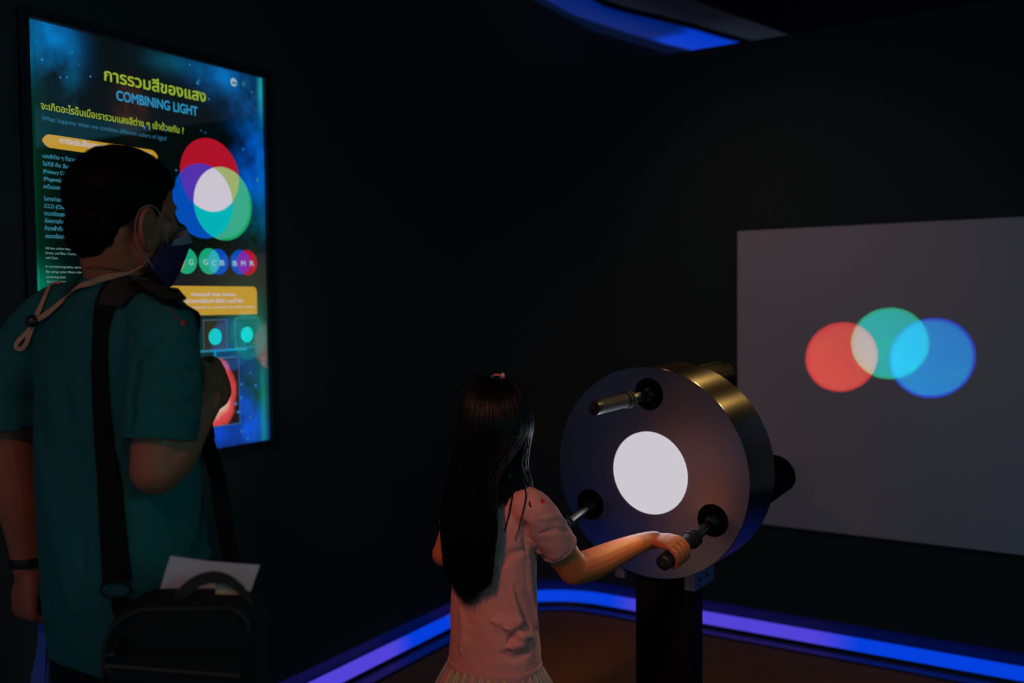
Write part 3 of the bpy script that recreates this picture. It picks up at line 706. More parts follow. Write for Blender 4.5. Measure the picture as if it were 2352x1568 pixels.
skin_g = mat('light_tan_skin', (204, 112, 64), .5, bump=.10, bscale=300, vary=.06)
hairM = mat('black_hair', (6, 6, 6), .6, spec=.06, aniso=.5)
eyeM = mat('eye_white', (200, 200, 195), .25)
UZ = V((0, 0, 1))

# ================================================================== MAN
N = V((-1.578, 1.077, 1.428))
mroot = thing('person', V((N.x, N.y+.03, 0)), 'person in a teal T-shirt and dark face mask turned away, with a raised fist', 'person')
def mn(x, y, z): return N+V((x, y, z))
hf = V((.16, .985, -.12)).normalized(); hr = hf.cross(UZ).normalized(); hu = hr.cross(hf)
Hc = at(281, 494, 1.745)
pcs = head(Hc, hf, hr, hu, .99)
pcs.append(MB().limb([mn(.0, .04, -.09), mn(.0, .03, -.01), Hc-hf*.022-hu*.05], [.066, .058, .056], 20))
tk = [(.70, .145, .094), (.80, .148, .096), (.95, .142, .090), (1.10, .150, .088), (1.22, .158, .088), (1.31, .150, .080), (1.36, .120, .066), (1.40, .075, .054)]
CXO = lambda z: lerp_tab(z, ((.70, .012), (.80, .004), (.95, -.012), (1.10, -.024), (1.22, -.024), (1.32, -.010), (1.40, 0)))
pcs.append(torso([(V((N.x+CXO(z), N.y+.03, z)), V((a, 0, 0)), V((0, b_, 0))) for z, a, b_ in tk]))
# legs
for sg in (-1, 1):
    pcs.append(MB().limb([V((N.x+sg*.085, N.y+.03, .80)), V((N.x+sg*.095, N.y+.03, .62)), V((N.x+sg*.10, N.y+.035, .44)), V((N.x+sg*.105, N.y+.02, .30)), V((N.x+sg*.11, N.y+.01, .07))], [.085, .078, .055, .055, .038], 16))
    pcs.append(MB().limb([V((N.x+sg*.11, N.y-.03, .035)), V((N.x+sg*.115, N.y+.08, .033)), V((N.x+sg*.125, N.y+.17, .026))], [.03, .033, .022], 12))
SR, ER = mn(.160, .015, -.092), mn(.180, -.035, -.335)
WRp = at(460, 952, 1.745)
pcs.append(MB().limb([SR, SR.lerp(ER, .5), ER], [.038, .047, .043], 16))
hp = (at(494, 872, 1.855)-WRp).normalized(); ha_n = (RGT*.75-FWD*.45-UPV*.1); ha_n = (ha_n-hp*ha_n.dot(hp)).normalized()
hd, wr = grip(at(476, 874, 1.80), ha_n.cross(hp), hp, ha_n, .012, 1.0)
pcs += hd
pcs.append(MB().limb([ER, ER.lerp(wr, .3)+V((0, 0, -.006)), ER.lerp(wr, .7), wr+hp*.01], [.043, .046, .036, .029], 16))
SL, EL, WL = mn(-.180, .02, -.085), at(38, 1090, 1.90), at(78, 1300, 1.92)
pcs.append(MB().limb([SL, at(30, 895, 1.885), EL], [.040, .047, .042], 16))
lp = V((.02, .0, -1)).normalized(); ln = (-RGT*.6-FWD*.8); ln = (ln-lp*ln.dot(lp)).normalized()
hdl, wl = grip(at(86, 1395, 1.93), lp.cross(ln), lp, ln, .010, 1.0)
pcs += hdl
pcs.append(MB().limb([EL, EL.lerp(wl, .3), EL.lerp(wl, .7), wl+lp*.01], [.042, .044, .034, .028], 16))
mbody = fuse('body', pcs, .0042, skin, mroot, 5, .5)
for sg in (1, -1): MB().ell(Hc+hr*sg*.031+hf*.073+hu*.004, hr*.011, hf*.011, hu*.011, 16, 10).build('eye', eyeM, mroot)
# T-shirt
teal = mat('teal_cotton', (36, 98, 94), .9, bump=.25, bscale=900, spec=.1, vary=.06)
sk = [(.722, .160, .122), (.730, .168, .128), (.80, .178, .130), (.95, .180, .124), (1.10, .184, .112), (1.22, .188, .106), (1.30, .180, .100), (1.345, .165, .090), (1.385, .115, .076), (1.41, .080, .066), (1.425, .068, .060)]
sp = [torso([(V((N.x+CXO(z), N.y+.03, z)), V((a, 0, 0)), V((0, b_, 0))) for z, a, b_ in sk])]
sp.append(MB().limb([mn(.10, .02, -.062), mn(.146, .015, -.086), mn(.168, -.002, -.18), mn(.176, -.02, -.275)], [.048, .060, .064, .066], 20, 5, caps=False))
sp.append(MB().limb([mn(-.10, .02, -.048), mn(-.185, .012, -.074), at(26, 880, 1.885), at(30, 985, 1.893)], [.050, .064, .072, .072], 20, 5, caps=False))
def mpush(p, n_):
    q = p+V((0, 0, 0)); return .004*nz((q.x, q.y, q.z*.45), 14)+.002*nz((q.x, q.y, q.z*.7), 34, 3)
shirt = fuse('t_shirt', sp, .0055, teal, mroot, 6, .5, mpush)
wrinkle(shirt, [([(310, 840), (355, 775), (440, 745)], .010, -.012), ([(330, 800), (400, 770), (450, 765)], .014, .006), ([(300, 985), (303, 900), (318, 830)], .008, -.012),
                ([(370, 850), (420, 890), (455, 905)], .010, .008), ([(372, 905), (410, 955), (455, 960)], .009, .009), ([(385, 830), (425, 850), (455, 850)], .008, -.006), ([(385, 935), (430, 930), (460, 930)], .007, -.006),
                ([(325, 1012), (400, 1002), (470, 982)], .004, -.003), ([(400, 1170), (440, 1240), (480, 1270)], .012, .008), ([(380, 1160), (420, 1250), (470, 1285)], .010, -.007),
                ([(290, 1010), (330, 1130), (360, 1200)], .016, -.008), ([(150, 900), (170, 1100), (190, 1300)], .03, -.006), ([(90, 1000), (120, 1200), (170, 1400)], .03, .007), ([(330, 1290), (360, 1330), (420, 1310)], .014, .006)])
st_ = bvh(shirt)
SLV = lambda r: [(-.012, r-.004), (-.004, r+.0005), (.005, r+.001), (.009, r-.0005), (.008, r-.004), (-.002, r-.007)]
MB().lathe(mn(.176, -.02, -.275), (mn(.176, -.02, -.275)-mn(.168, -.002, -.18)).normalized(), SLV(.0630), 56, False).build('sleeve_hem', teal, shirt)
colr = mat('dark_teal_rib', (38, 96, 92), .9, bump=.3, bscale=700, spec=.1)
MB().loft([oval(mn(0, .028, -.012), V((.070*math.cos(a), 0, 0))*1+V((.009, 0, 0))*0, V((0, .066, 0)), 40) for a in (0,)]+[oval(mn(0, .030, -.004), V((.074, 0, 0)), V((0, .069, 0)), 40), oval(mn(0, .030, .004), V((.070, 0, 0)), V((0, .066, 0)), 40), oval(mn(0, .030, .006), V((.064, 0, 0)), V((0, .061, 0)), 40)], False).build('collar', colr, shirt)
l_, n_ = hit(st_, 422, 742); MB().ell(l_, n_*.002, n_.orthogonal().normalized()*.005, n_.cross(n_.orthogonal().normalized())*.006, 14, 8).build('red_logo', mat('red_stitch', (225, 20, 30), .6), shirt)
for (a_, b_) in (((388, 708), (394, 715)), ((398, 720), (403, 728)), ((405, 729), (409, 735))):
    p0, n0 = hit(st_, *a_); p1, n1 = hit(st_, *b_); MB().tube([p0+n0*.001, p1+n1*.001], .0016, 6).build('red_logo', mat('dark_red_stitch', (130, 20, 28), .6), shirt)
# trousers and shoes
dk = mat('black_trousers', (22, 22, 24), .85, spec=.1)
tp = [torso([(V((N.x, N.y+.03, z)), V((a, 0, 0)), V((0, b_, 0))) for z, a, b_ in ((.66, .155, .112), (.72, .160, .115), (.82, .160, .112), (.90, .152, .106))])]
for sg in (-1, 1):
    tp.append(MB().limb([V((N.x+sg*.080, N.y+.03, .80)), V((N.x+sg*.092, N.y+.03, .62)), V((N.x+sg*.100, N.y+.035, .44)), V((N.x+sg*.105, N.y+.02, .28)), V((N.x+sg*.110, N.y+.015, .09))], [.094, .088, .072, .066, .062], 18, 4, False))
fuse('trousers', tp, .008, dk, mroot, 5, .5, lambda p, n_: .004*nz(p, 18))
for sg in (-1, 1):
    c0 = V((N.x+sg*.112, N.y, 0))
    MB().loft([oval(c0+V((sg*.005*k, y, z)), V((hw_, 0, 0)), V((0, 0, hh)), 20, 3) for k, (y, z, hw_, hh) in enumerate(((-.085, .03, .02, .028), (-.075, .042, .036, .042), (-.03, .05, .042, .05), (.05, .046, .044, .046), (.12, .034, .047, .034), (.18, .026, .040, .026), (.205, .02, .02, .018)))]).build('shoe', mat('black_shoe', (18, 18, 18), .5), mroot)
# hair
def hmask(d):
    f_, u_ = d[1], d[2]
    t_ = lerp_tab(f_, ((-1, -.85), (-.25, -.85), (-.05, -.55), (.08, -.30), (.25, -.55), (.38, -.45), (.5, .05), (.75, .26), (.9, .38), (1, .42)))
    k = max(0, min(1, (u_-t_)/.14)); return .86+.14*k+.012*nz((d[0], d[1], d[2]), 5)
hp_ = [MB().ell(Hc-hf*.004+hu*.033, hr*.086, hf*.105, hu*.096, 64, 48, hmask)]
hp_.append(MB().ell(Hc-hf*.048-hu*.030, hr*.064, hf*.052, hu*.062))
hair = fuse('hair', hp_, .004, hairM, mroot, 3, .5, lambda p, n_: .002*nz(p, 60))
hc2 = Hc+hu*.03
roots = surf_pts(hair, 5200, lambda p: (lambda q: q.dot(hu)/.1 > lerp_tab(q.dot(hf)/.11, ((-1, -.95), (-.2, -.9), (.1, -.5), (.35, -.5), (.5, .0), (.8, .25), (1, .38))))(p-hc2))
strands('short_strands', roots, .012, .00055, hairM, hair, lambda p: (hf*.5-hu*.9+(p-hc2).normalized()*.3), .28)
# face mask with ear loops
navy = mat('dark_navy_mask', (44, 46, 78), .8, bump=.2, bscale=600, spec=.15)
mk = []
def mpt(th, v, o_=0):
    ct, sn = math.cos(th), math.sin(th); e_ = abs(th)/1.25
    top = .006-.050*e_**1.3; bot = -.140+.045*e_**1.6
    uu = top+(bot-top)*v
    fw = lerp_tab(-uu, ((-.01, .104), (.012, .120), (.03, .130), (.06, .121), (.09, .112), (.115, .100), (.14, .07)))
    return Hc+(hr*sn*(.071+o_)+hf*(fw+o_-(1-ct)*(.118+.01*v))+hu*uu)*1.02
nT, nV = 25, 13
rows = [[mpt(-1.25+2.5*i/(nT-1), j/(nV-1), .004+.0012*math.sin(j*PI*1.0)) for i in range(nT)] for j in range(nV)]
rin = [[mpt(-1.25+2.5*i/(nT-1), j/(nV-1), .0015) for i in range(nT)] for j in range(nV)]
mb = MB(); mb.loft([r_+list(reversed(q)) for r_, q in zip(rows, rin)])
mask = mb.build('face_mask', navy, mroot, True, 60)
gm = mat('grey_mask_edge', (150, 140, 150), .8)
mb = MB(); mb.loft([[mpt(-1.1+2.2*i/(nT-1), v, o_) for i in range(nT)] for v, o_ in ((.0, .0035), (.0, .0058), (.20, .0060), (.20, .0045))], True); mb.build('nose_band', gm, mask, True, 60)
lpM = mat('pale_elastic', (130, 118, 114), .7)
for sg in (1, -1):
    A_, B_ = mpt(sg*1.2, .05, .004), mpt(sg*1.2, .95, .004)
    E = lambda a, b_, c: Hc+(hr*sg*a+hf*b_+hu*(c-.02))*1.02
    MB().tube([A_, E(.084, .037, .008), E(.091, .012, .031), E(.088, -.010, .022), E(.087, -.017, -.010), E(.081, -.006, -.042), E(.077, .016, -.060), B_], .0013, 8, 6).build('ear_loop', lpM, mask)
# neck chain
mt_ = bvh(mbody, shirt)
P = []
for px, py in ((183, 617), (205, 614), (230, 613), (255, 616), (275, 620), (296, 624)):
    p, n_ = hit(mt_, px, py); P.append(p+n_*.002)
b = MB(); Q = smooth(P, [0]*len(P), 8)[0]
for i in range(len(Q)): b.ell(Q[i], V((.0011, 0, 0)), V((0, .0011, 0)), V((0, 0, .0011)), 6, 4)
MB().tube(Q, .0008, 6).build('necklace', mat('dull_chain', (120, 100, 80), .35, 1), mroot)
# lanyard
bg_ = mat('beige_cord', (206, 152, 118), .8, bump=.5, bscale=500)
lan = None
def on(px, py, lift=.003, tree=mt_): p, n_ = hit(tree, px, py); return p+n_*lift, n_
def laid(name, pts, wid, th, m_, parent, lift=.003, tree=mt_, sub=4):
    Z = [on(*p, lift=lift, tree=tree) for p in pts]; return MB().ribbon([z[0] for z in Z], [z[1] for z in Z], wid, th, sub).build(name, m_, parent)
A_ = laid('lanyard', [(300, 621), (270, 627), (240, 634), (215, 645), (190, 662), (165, 682), (140, 702), (115, 719), (92, 732)], [.002, .009, .011, .010, .009, .009, .009, .010, .009], .0015, bg_, mroot, .008)
laid('cord', [(133, 640), (120, 656), (108, 680), (97, 705), (85, 728)], [.007, .008, .009, .010, .010], .0015, bg_, A_, .004)
laid('cord_loop', [(84, 738), (68, 760), (50, 778), (41, 790), (42, 798), (52, 799), (62, 788), (70, 768), (82, 742)], .008, .0015, bg_, A_, .006)
p, n_ = hit(mt_, 80, 735); MB().ell(p+n_*.008, n_*.011, RGT*.0125, UPV*.012, 20, 14).build('toggle', mat('black_toggle', (15, 15, 15), .4), A_)
neckp, nn_ = on(332, 603, .004)
MB().tube([on(300, 621, .003)[0], on(318, 612, .004)[0], on(326, 606, .005)[0]], .0013, 6, 3).build('cord', bg_, A_)
MB().tube([on(322, 610, .005)[0], on(328, 600, .007)[0], on(336, 594, .007)[0], on(339, 598, .006)[0], on(333, 605, .006)[0], on(322, 610, .005)[0]], .0011, 6, 4).build('cord_loop', bg_, A_)
MB().cyl(wl-lp*-.0-lp*.022-ln*0, lp, .034, .018, 28, bev=.002).build('wristband', mat('black_wristband', (12, 12, 12), .5), mroot)

# ================================================================== SHOULDER BAG
bc = at(425, 1455, 1.50); bx = V((RGT.x, RGT.y, 0)).normalized(); bz = V((FWD.x, FWD.y, 0)).normalized()
canvas = mat('black_canvas', (26, 24, 22), .8, bump=.4, bscale=500, spec=.2)
trimc = mat('brown_black_webbing', (44, 33, 24), .75, bump=.4, bscale=600)
bag = thing('shoulder_bag', bc+V((0, 0, -.25)), 'black canvas shoulder bag at the hip of the person in teal', 'bag')
def bp(x, z, d=0): return bc+bx*x+UZ*z+bz*d
def outline(x0, x1, z0, z1, rl, rr_, rb, n=8):
    out = []
    for cx_, cz_, r_, a0 in ((x1-rr_, z1-rr_, rr_, 0), (x0+rl, z1-rl, rl, 90), (x0+rb, z0+rb, rb, 180), (x1-rb, z0+rb, rb, 270)):
        out += [(cx_+r_*math.cos(math.radians(a0+90*i/n)), cz_+r_*math.sin(math.radians(a0+90*i/n))) for i in range(n+1)]
    return out
def pillow(x0, x1, z0, z1, rl, rr_, rb, d0, d1, bulge=.012):
    rings = []
    for k, (t_, ins) in enumerate(((0, .012), (.1, .003), (.3, 0), (.7, 0), (.9, .003), (1, .012))):
        rings.append([bp(x, z, d0+(d1-d0)*t_) for x, z in outline(x0+ins, x1-ins, z0+ins, z1-ins, max(.004, rl-ins), max(.004, rr_-ins), max(.004, rb-ins))])
    c0 = sum(rings[0], V((0, 0, 0)))/len(rings[0]); 
    b = MB(); rr2 = [[c0+(q-c0)*k+(bz*(-bulge*(1-k*k)) if d1 > d0 else bz*(bulge*(1-k*k))) for q in rings[0]] for k in (.2, .5, .8)]
    return b.loft(rr2+rings)
bb = pillow(-.115, .125, -.25, .068, .075, .035, .04, -.05, .045).build('bag_body', canvas, bag)
pk = pillow(-.095, .112, -.24, -.005, .05, .03, .035, -.078, -.05, .010).build('front_pocket', canvas, bag)
zp = MB()
o_ = outline(-.108, .118, -.24, .058, .075, .035, .04); k0 = [bp(x, z, -.055) for x, z in o_]
zp.tube(k0[:19]+[k0[19]], .0035, 8).build('zip_piping', trimc, bag)
zp = MB(); zp.tube([bp(-.09+.2*i/8, -.018-.018*i/8, -.084) for i in range(9)], .003, 8).build('zip', mat('dull_zip', (60, 44, 34), .5), pk)
MB().ribbon([bp(-.09+.2*i/8, -.055-.012*i/8, -.089-.003*math.sin(PI*i/8)) for i in range(9)], [-bz]*9, .018, .003).build('webbing_band', trimc, pk)
hpt = [bp(-.015, .030, -.02), bp(.005, .070, -.028), bp(.030, .092, -.026), bp(.058, .098, -.025), bp(.085, .090, -.025), bp(.107, .066, -.026), bp(.117, .030, -.028), bp(.120, -.01, -.03)]
MB().ribbon(hpt, [-bz]*8, [.020, .020, .018, .018, .013, .010, .010, .011], .006, 4).build('carry_handle', trimc, bag)
# strap: back run over the shoulder, front run, D ring and buckle
stm = mat('black_webbing', (15, 15, 15), .8, bump=.3, bscale=600, spec=.15)
S1 = [(395, 690), (360, 668), (325, 656), (290, 655), (262, 672), (245, 705), (236, 750), (232, 830), (235, 920), (243, 1020), (254, 1110), (263, 1230), (271, 1335)]
Z = [on(*p, lift=.004, tree=st_) for p in S1]
e1_ = bp(-.118, .02, -.02)
pts = [mn(.06, .140, -.14), mn(.105, .11, -.06)]+[z[0] for z in Z]
nrm = [V((0, 1, 0)), V((.2, .6, .8))]+[z[1] for z in Z]
MB().ribbon(pts, nrm, [.034, .04, .05, .056, .058, .056, .052, .044, .034, .032, .033, .038, .044, .048, .050], .004, 4).build('strap', stm, bag)
pad = laid('shoulder_pad', [(398, 694), (372, 672), (335, 660), (298, 662), (270, 682), (258, 708)], [.050, .056, .060, .058, .052, .044], .006, mat('brown_pad', (34, 28, 20), .8, bump=.3, bscale=500), bag, .007, st_, 6)
q = [mn(.06, .140, -.14), mn(.06, .175, -.30), at(474, 1010, 1.86), at(500, 1100, 1.76), at(516, 1200, 1.70), at(532, 1290, 1.60), bp(.115, .035, -.01)]
MB().ribbon(q, [-FWD]*7, .032, .003, 4).build('strap', stm, bag)
def ring(c, u, v, r, w_, parent, name='ring', m_=None): MB().loft([[c+(u*math.cos(a)*(r[0]+w_*math.cos(t_))+v*math.sin(a)*(r[1]+w_*math.cos(t_)))+u.cross(v)*w_*math.sin(t_) for t_ in [2*PI*k/8 for k in range(8)]] for a in [2*PI*i/28 for i in range(28)]], False, True).build(name, m_ or mat('dark_metal_ring', (40, 40, 40), .35, 1), parent)
rc_ = Z[-1][0]-FWD*.006-UZ*.012
ring(rc_, bx, UZ, (.026, .015), .0022, bag, 'strap_ring')
MB().ribbon([rc_-UZ*.014+bx*.008, rc_-UZ*.040+bx*.012-FWD*.01, bp(-.085, .0, -.052), bp(-.08, -.04, -.054)], [-bz]*4, [.030, .034, .034, .030], .004, 4).build('strap_tab', stm, bag)
ring(bp(-.095, -.025, -.055), bx, UZ, (.010, .014), .0018, bag, 'key_ring', mat('steel_ring', (120, 120, 120), .3, 1))
# papers in the bag
b = MB(); wv = []
c4 = [at(393, 1275, 1.53), at(597, 1297, 1.51), at(580, 1345, 1.505), at(378, 1323, 1.525)]
for j in range(5):
    v_ = j/4*2.2; row = []
    for i in range(17):
        s_ = i/16; p = (c4[0]*(1-s_)+c4[1]*s_)*(1-v_)+(c4[3]*(1-s_)+c4[2]*s_)*v_
        row.append(p-bz*(.006*math.exp(-((s_-.24)/.06)**2)*0+.012*max(0, .26-s_)**1.0)+UZ*-.003*math.sin(PI*s_))
    wv.append(row)
pm = mat('white_paper', (200, 190, 192), .8)
b.loft([r_+[p+bz*.0006 for p in reversed(r_)] for r_ in wv])
o = b.build('paper_sheet', pm, None, True, 40); tag(o, 'white sheet of paper sticking out of the top of the black bag', 'paper')
b = MB(); P4 = [at(495, 1334, 1.482), at(558, 1341, 1.478)]; dz = UZ*-.05; th = bz*.006
b.loft([[P4[0], P4[0]+th, P4[0]+th+dz, P4[0]+dz], [P4[1], P4[1]+th, P4[1]+th+dz, P4[1]+dz]]); o = b.build('booklet', mat('cream_booklet', (225, 180, 140), .8), None, False)
tag(o, 'cream booklet edge peeking from the bag behind its carry handle', 'booklet')
# cloth strip held in the left hand
cl_ = mat('pale_blue_cloth', (70, 110, 210), .85, bump=.3, bscale=300)
ct = thing('cloth_strip', at(92, 1560, 1.95), 'narrow blue cloth strip hanging from the lowered hand of the person in teal', 'cloth')
MB().ribbon([at(92, 1420, 1.93), at(97, 1452, 1.935), at(95, 1500, 1.94), at(88, 1560, 1.95), at(82, 1640, 1.95)], [-FWD]*5, [.014, .016, .020, .030, .036], .003, 4).build('cloth', cl_, ct)
MB().ribbon([at(104, 1440, 1.945), at(106, 1500, 1.95), at(104, 1640, 1.96)], [-FWD-RGT*.8]*3, [.010, .016, .022], .003, 4).build('cloth_fold', cl_, ct)

# ================================================================== GIRL
Gx, Gy = -1.205, 1.815
groot = thing('person', V((Gx, Gy, 0)), 'person with long black hair, pink T-shirt and pleated skirt gripping an exhibit handle', 'person')
def gn(x, y, z): return V((Gx+x, Gy+y, z))
gf = V((-.30, .95, -.05)).normalized(); gr = gf.cross(UZ).normalized(); gu = gr.cross(gf); GH = gn(.016, -.003, 1.094)
gp = head(GH, gf, gr, gu, .86)
gp.append(MB().limb([gn(0, .0, .93), gn(0, 0, .99), GH-gu*.04], [.04, .036, .036], 16))
gp.append(torso([(gn(0, 0, z), V((a, 0, 0)), V((0, b_, 0))) for z, a, b_ in ((.48, .095, .072), (.56, .098, .074), (.70, .088, .066), (.82, .095, .068), (.89, .092, .058), (.93, .066, .044), (.96, .04, .036))]))
for sg in (-1, 1):
    gp.append(MB().limb([gn(sg*.048, 0, .52), gn(sg*.05, 0, .40), gn(sg*.052, .004, .29), gn(sg*.054, -.006, .2), gn(sg*.056, -.008, .05)], [.055, .05, .036, .036, .025], 14))
    gp.append(MB().limb([gn(sg*.056, -.025, .025), gn(sg*.058, .05, .024), gn(sg*.062, .10, .018)], [.021, .023, .016], 12))
pivL = dp(*holes[2], .03); DLR = (pivL-at(1522, 1294, 2.306)).normalized()
Qh = pivL-DLR*.200
ga = DLR; gpv = V((RGT.x, RGT.y, 0)).normalized()+UZ*.14; gpv = (gpv-ga*gpv.dot(ga)).normalized(); gnn = gpv.cross(ga); 
if gnn.z < 0: gnn = -gnn
gs = .74
hd, gw = grip(Qh, ga, gpv, gnn, .0198, gs, (50, 92, 132, 170, 205))
gp += hd
GS, GE = gn(.108, -.004, .915), at(1318, 1308, 2.215)
gp.append(MB().limb([GS, GS.lerp(GE, .5), GE], [.033, .038, .036], 16))
gp.append(MB().limb([GE, GE.lerp(gw, .25)+UZ*-.004, GE.lerp(gw, .6), GE.lerp(gw, .9), gw+gpv*.01], [.036, .0375, .031, .0235, .022], 16))
GSl, GEl = gn(-.088, .030, .912), at(1022, 1272, 2.27)
gpl = V((.15, .97, .1)).normalized(); gnl = (UZ-gpl*UZ.dot(gpl)).normalized()
hdl, gwl = grip(GEl+V((.05, .23, .02)), gpl.cross(gnl), gpl, gnl, .012, gs)
gp += hdl
gp.append(MB().limb([GSl, GSl.lerp(GEl, .5), GEl], [.033, .036, .031], 16))
gp.append(MB().limb([GEl, GEl.lerp(gwl, .4), gwl+gpl*.01], [.032, .032, .021], 16))
gbody = fuse('body', gp, .0032, skin_g, groot, 2, .5)
for sg in (1, -1): MB().ell(GH+gr*sg*.027+gf*.0715+gu*.007, gr*.0105, gf*.0105, gu*.0105, 16, 10).build('eye', eyeM, groot)
pink = mat('pink_cotton', (226, 152, 144), .9, bump=.2, bscale=1000, spec=.1)
sk = [(.520, .108, .080), (.528, .113, .085), (.60, .110, .083), (.70, .104, .080), (.80, .105, .078), (.87, .108, .074), (.915, .098, .062), (.945, .068, .048), (.965, .046, .040)]
sp = [torso([(gn(0, 0, z), V((a, 0, 0)), V((0, b_, 0))) for z, a, b_ in sk])]
sp.append(MB().limb([gn(.06, 0, .918), gn(.102, -.004, .912), GS.lerp(GE, .32), GS.lerp(GE, .62)], [.038, .046, .0485, .0465], 20, 5, caps=False))
sp.append(MB().limb([gn(-.055, 0, .918), gn(-.086, .028, .910), GSl.lerp(GEl, .35), GSl.lerp(GEl, .6)], [.038, .046, .047, .044], 20, 5, caps=False))
gsh = fuse('t_shirt', sp, .0042, pink, groot, 6, .5, lambda p, n_: .0025*nz((p.x, p.y, p.z*.6), 22)+.0012*nz(p, 50))
wrinkle(gsh, [([(1160, 1440), (1195, 1455), (1220, 1462)], .012, .009), ([(1130, 1425), (1165, 1432), (1200, 1420)], .012, .007), ([(1165, 1480), (1185, 1450), (1215, 1440), (1240, 1465)], .008, -.011),
              ([(1165, 1485), (1200, 1478), (1245, 1470)], .012, .009), ([(1150, 1500), (1180, 1512), (1215, 1500)], .010, -.006), ([(1215, 1285), (1217, 1350), (1226, 1400), (1232, 1440)], .006, .007), ([(1226, 1290), (1228, 1340), (1234, 1400)], .005, -.006),
              ([(1210, 1270), (1206, 1210), (1220, 1150)], .008, -.009), ([(1215, 1160), (1250, 1150), (1275, 1165)], .008, -.004), ([(1240, 1190), (1280, 1185), (1300, 1200)], .008, .004), ([(1180, 1165), (1195, 1140), (1215, 1125)], .008, .005), ([(1240, 1225), (1275, 1215), (1305, 1220)], .006, -.004), ([(1215, 1240), (1230, 1262), (1243, 1270)], .007, .006),
              ([(1150, 1300), (1170, 1275), (1205, 1262)], .010, -.005), ([(1060, 1400), (1065, 1450), (1060, 1500)], .014, .006)])
gt = bvh(gsh)
MB().loft([oval(gn(0, 0, z), V((a, 0, 0)), V((0, b_, 0)), 56, 2.25) for z, a, b_ in ((.518, .108, .080), (.514, .114, .086), (.518, .1165, .0885), (.535, .1165, .0885), (.540, .1155, .0875), (.541, .108, .080))], False, True).build('hem', mat('pink_rib', (214, 148, 142), .9, bump=.3, bscale=800, spec=.1), gsh)
MB().loft([oval(gn(0, 0.002, z), V((a, 0, 0)), V((0, a*.9, 0)), 36) for z, a in ((.955, .047), (.962, .051), (.972, .048), (.974, .042), (.962, .040))], False, True).build('collar', mat('pink_rib'), gsh)
ru, rv = (GE-GS).normalized(), None
l_, n_ = hit(gt, 1246, 1151); a_ = n_.orthogonal().normalized(); MB().lathe(l_-n_*.001, n_, [(0, .0065), (.0022, .0062), (.0026, .004), (.0014, .001)], 20).build('red_button', mat('red_button', (235, 60, 40), .3), gsh)
sd_ = [on(*p, lift=.0006, tree=gt) for p in ((1214, 1290), (1216, 1340), (1221, 1400), (1224, 1450), (1229, 1500), (1232, 1535))]
MB().tube([z[0] for z in sd_], .0008, 6, 4).build('side_seam', mat('pink_seam', (200, 140, 134), .9), gsh)
# sleeve hem
hv = (GE-GS).normalized(); hc_ = GS.lerp(GE, .62)
SLEEVE = lambda r: [(-.010, r-.004), (-.004, r+.0005), (.004, r+.001), (.007, r-.0005), (.006, r-.004), (-.002, r-.006)]
MB().lathe(hc_, hv, SLEEVE(.0455), 48, False).build('sleeve_hem', mat('pink_rib'), gsh)
# skirt: pleated tulle in pastel stripes
def skirt_mat():
    M = bpy.data.materials.new('pastel_striped_tulle'); M.use_nodes = True; nt = M.node_tree; b = nt.nodes['Principled BSDF']; L = nt.links.new; b.inputs['Roughness'].default_value = .85
    at_ = nt.nodes.new('ShaderNodeAttribute'); at_.attribute_name = 'stripe'; r = nt.nodes.new('ShaderNodeValToRGB'); L(at_.outputs['Fac'], r.inputs[0]); r.color_ramp.interpolation = 'EASE'
    cs = [(150, 160, 185), (110, 150, 130), (205, 130, 150), (150, 140, 170), (190, 150, 130), (215, 175, 120), (120, 150, 125), (170, 190, 150), (205, 110, 110), (220, 160, 170)]
    while len(r.color_ramp.elements) < len(cs): r.color_ramp.elements.new(.5)
    for i, (e_, c_) in enumerate(zip(r.color_ramp.elements, cs)): e_.position = i/(len(cs)-1); e_.color = (*lin(c_), 1)
    L(r.outputs[0], b.inputs['Base Color']); return M
nS, nZ = 240, 12; b = MB(); rings = []
for k in range(nZ+1):
    t_ = k/nZ; z = .545-.27*t_; hw_ = .104+.125*t_**.8; hd_ = .078+.115*t_**.8; ring_ = []
    for j in range(nS):
        a = 2*PI*j/nS; pl_ = 1+(.03+.05*t_)*math.sin(a*34+.8*math.sin(a*5))
        ring_.append(gn(math.cos(a)*hw_*pl_, math.sin(a)*hd_*pl_, z))
    rings.append(ring_)
inner = [[p+(gn(0, 0, p.z)-p)*.03 for p in r_] for r_ in reversed(rings)]
sko = b.loft(rings+inner, False, True).build('skirt', skirt_mat(), groot, True, 180)
atr = sko.data.attributes.new('stripe', 'FLOAT', 'POINT'); tot = len(sko.data.vertices)
atr.data.foreach_set('value', [(((j % nS)*17.0/nS*1.7+.37*math.sin((j % nS)*.11)) % 1.0) for j in range(tot)])
for sg in (-1, 1):
    c0 = gn(sg*.057, 0, 0)
    MB().loft([oval(c0+V((sg*.002*k, y, z)), V((hw_, 0, 0)), V((0, 0, hh)), 18, 3) for k, (y, z, hw_, hh) in enumerate(((-.055, .02, .014, .018), (-.048, .03, .026, .03), (-.01, .036, .03, .036), (.04, .03, .032, .03), (.09, .024, .034, .024), (.125, .018, .028, .018), (.14, .014, .014, .012)))]).build('shoe', mat('pale_shoe', (170, 160, 165), .6), groot)
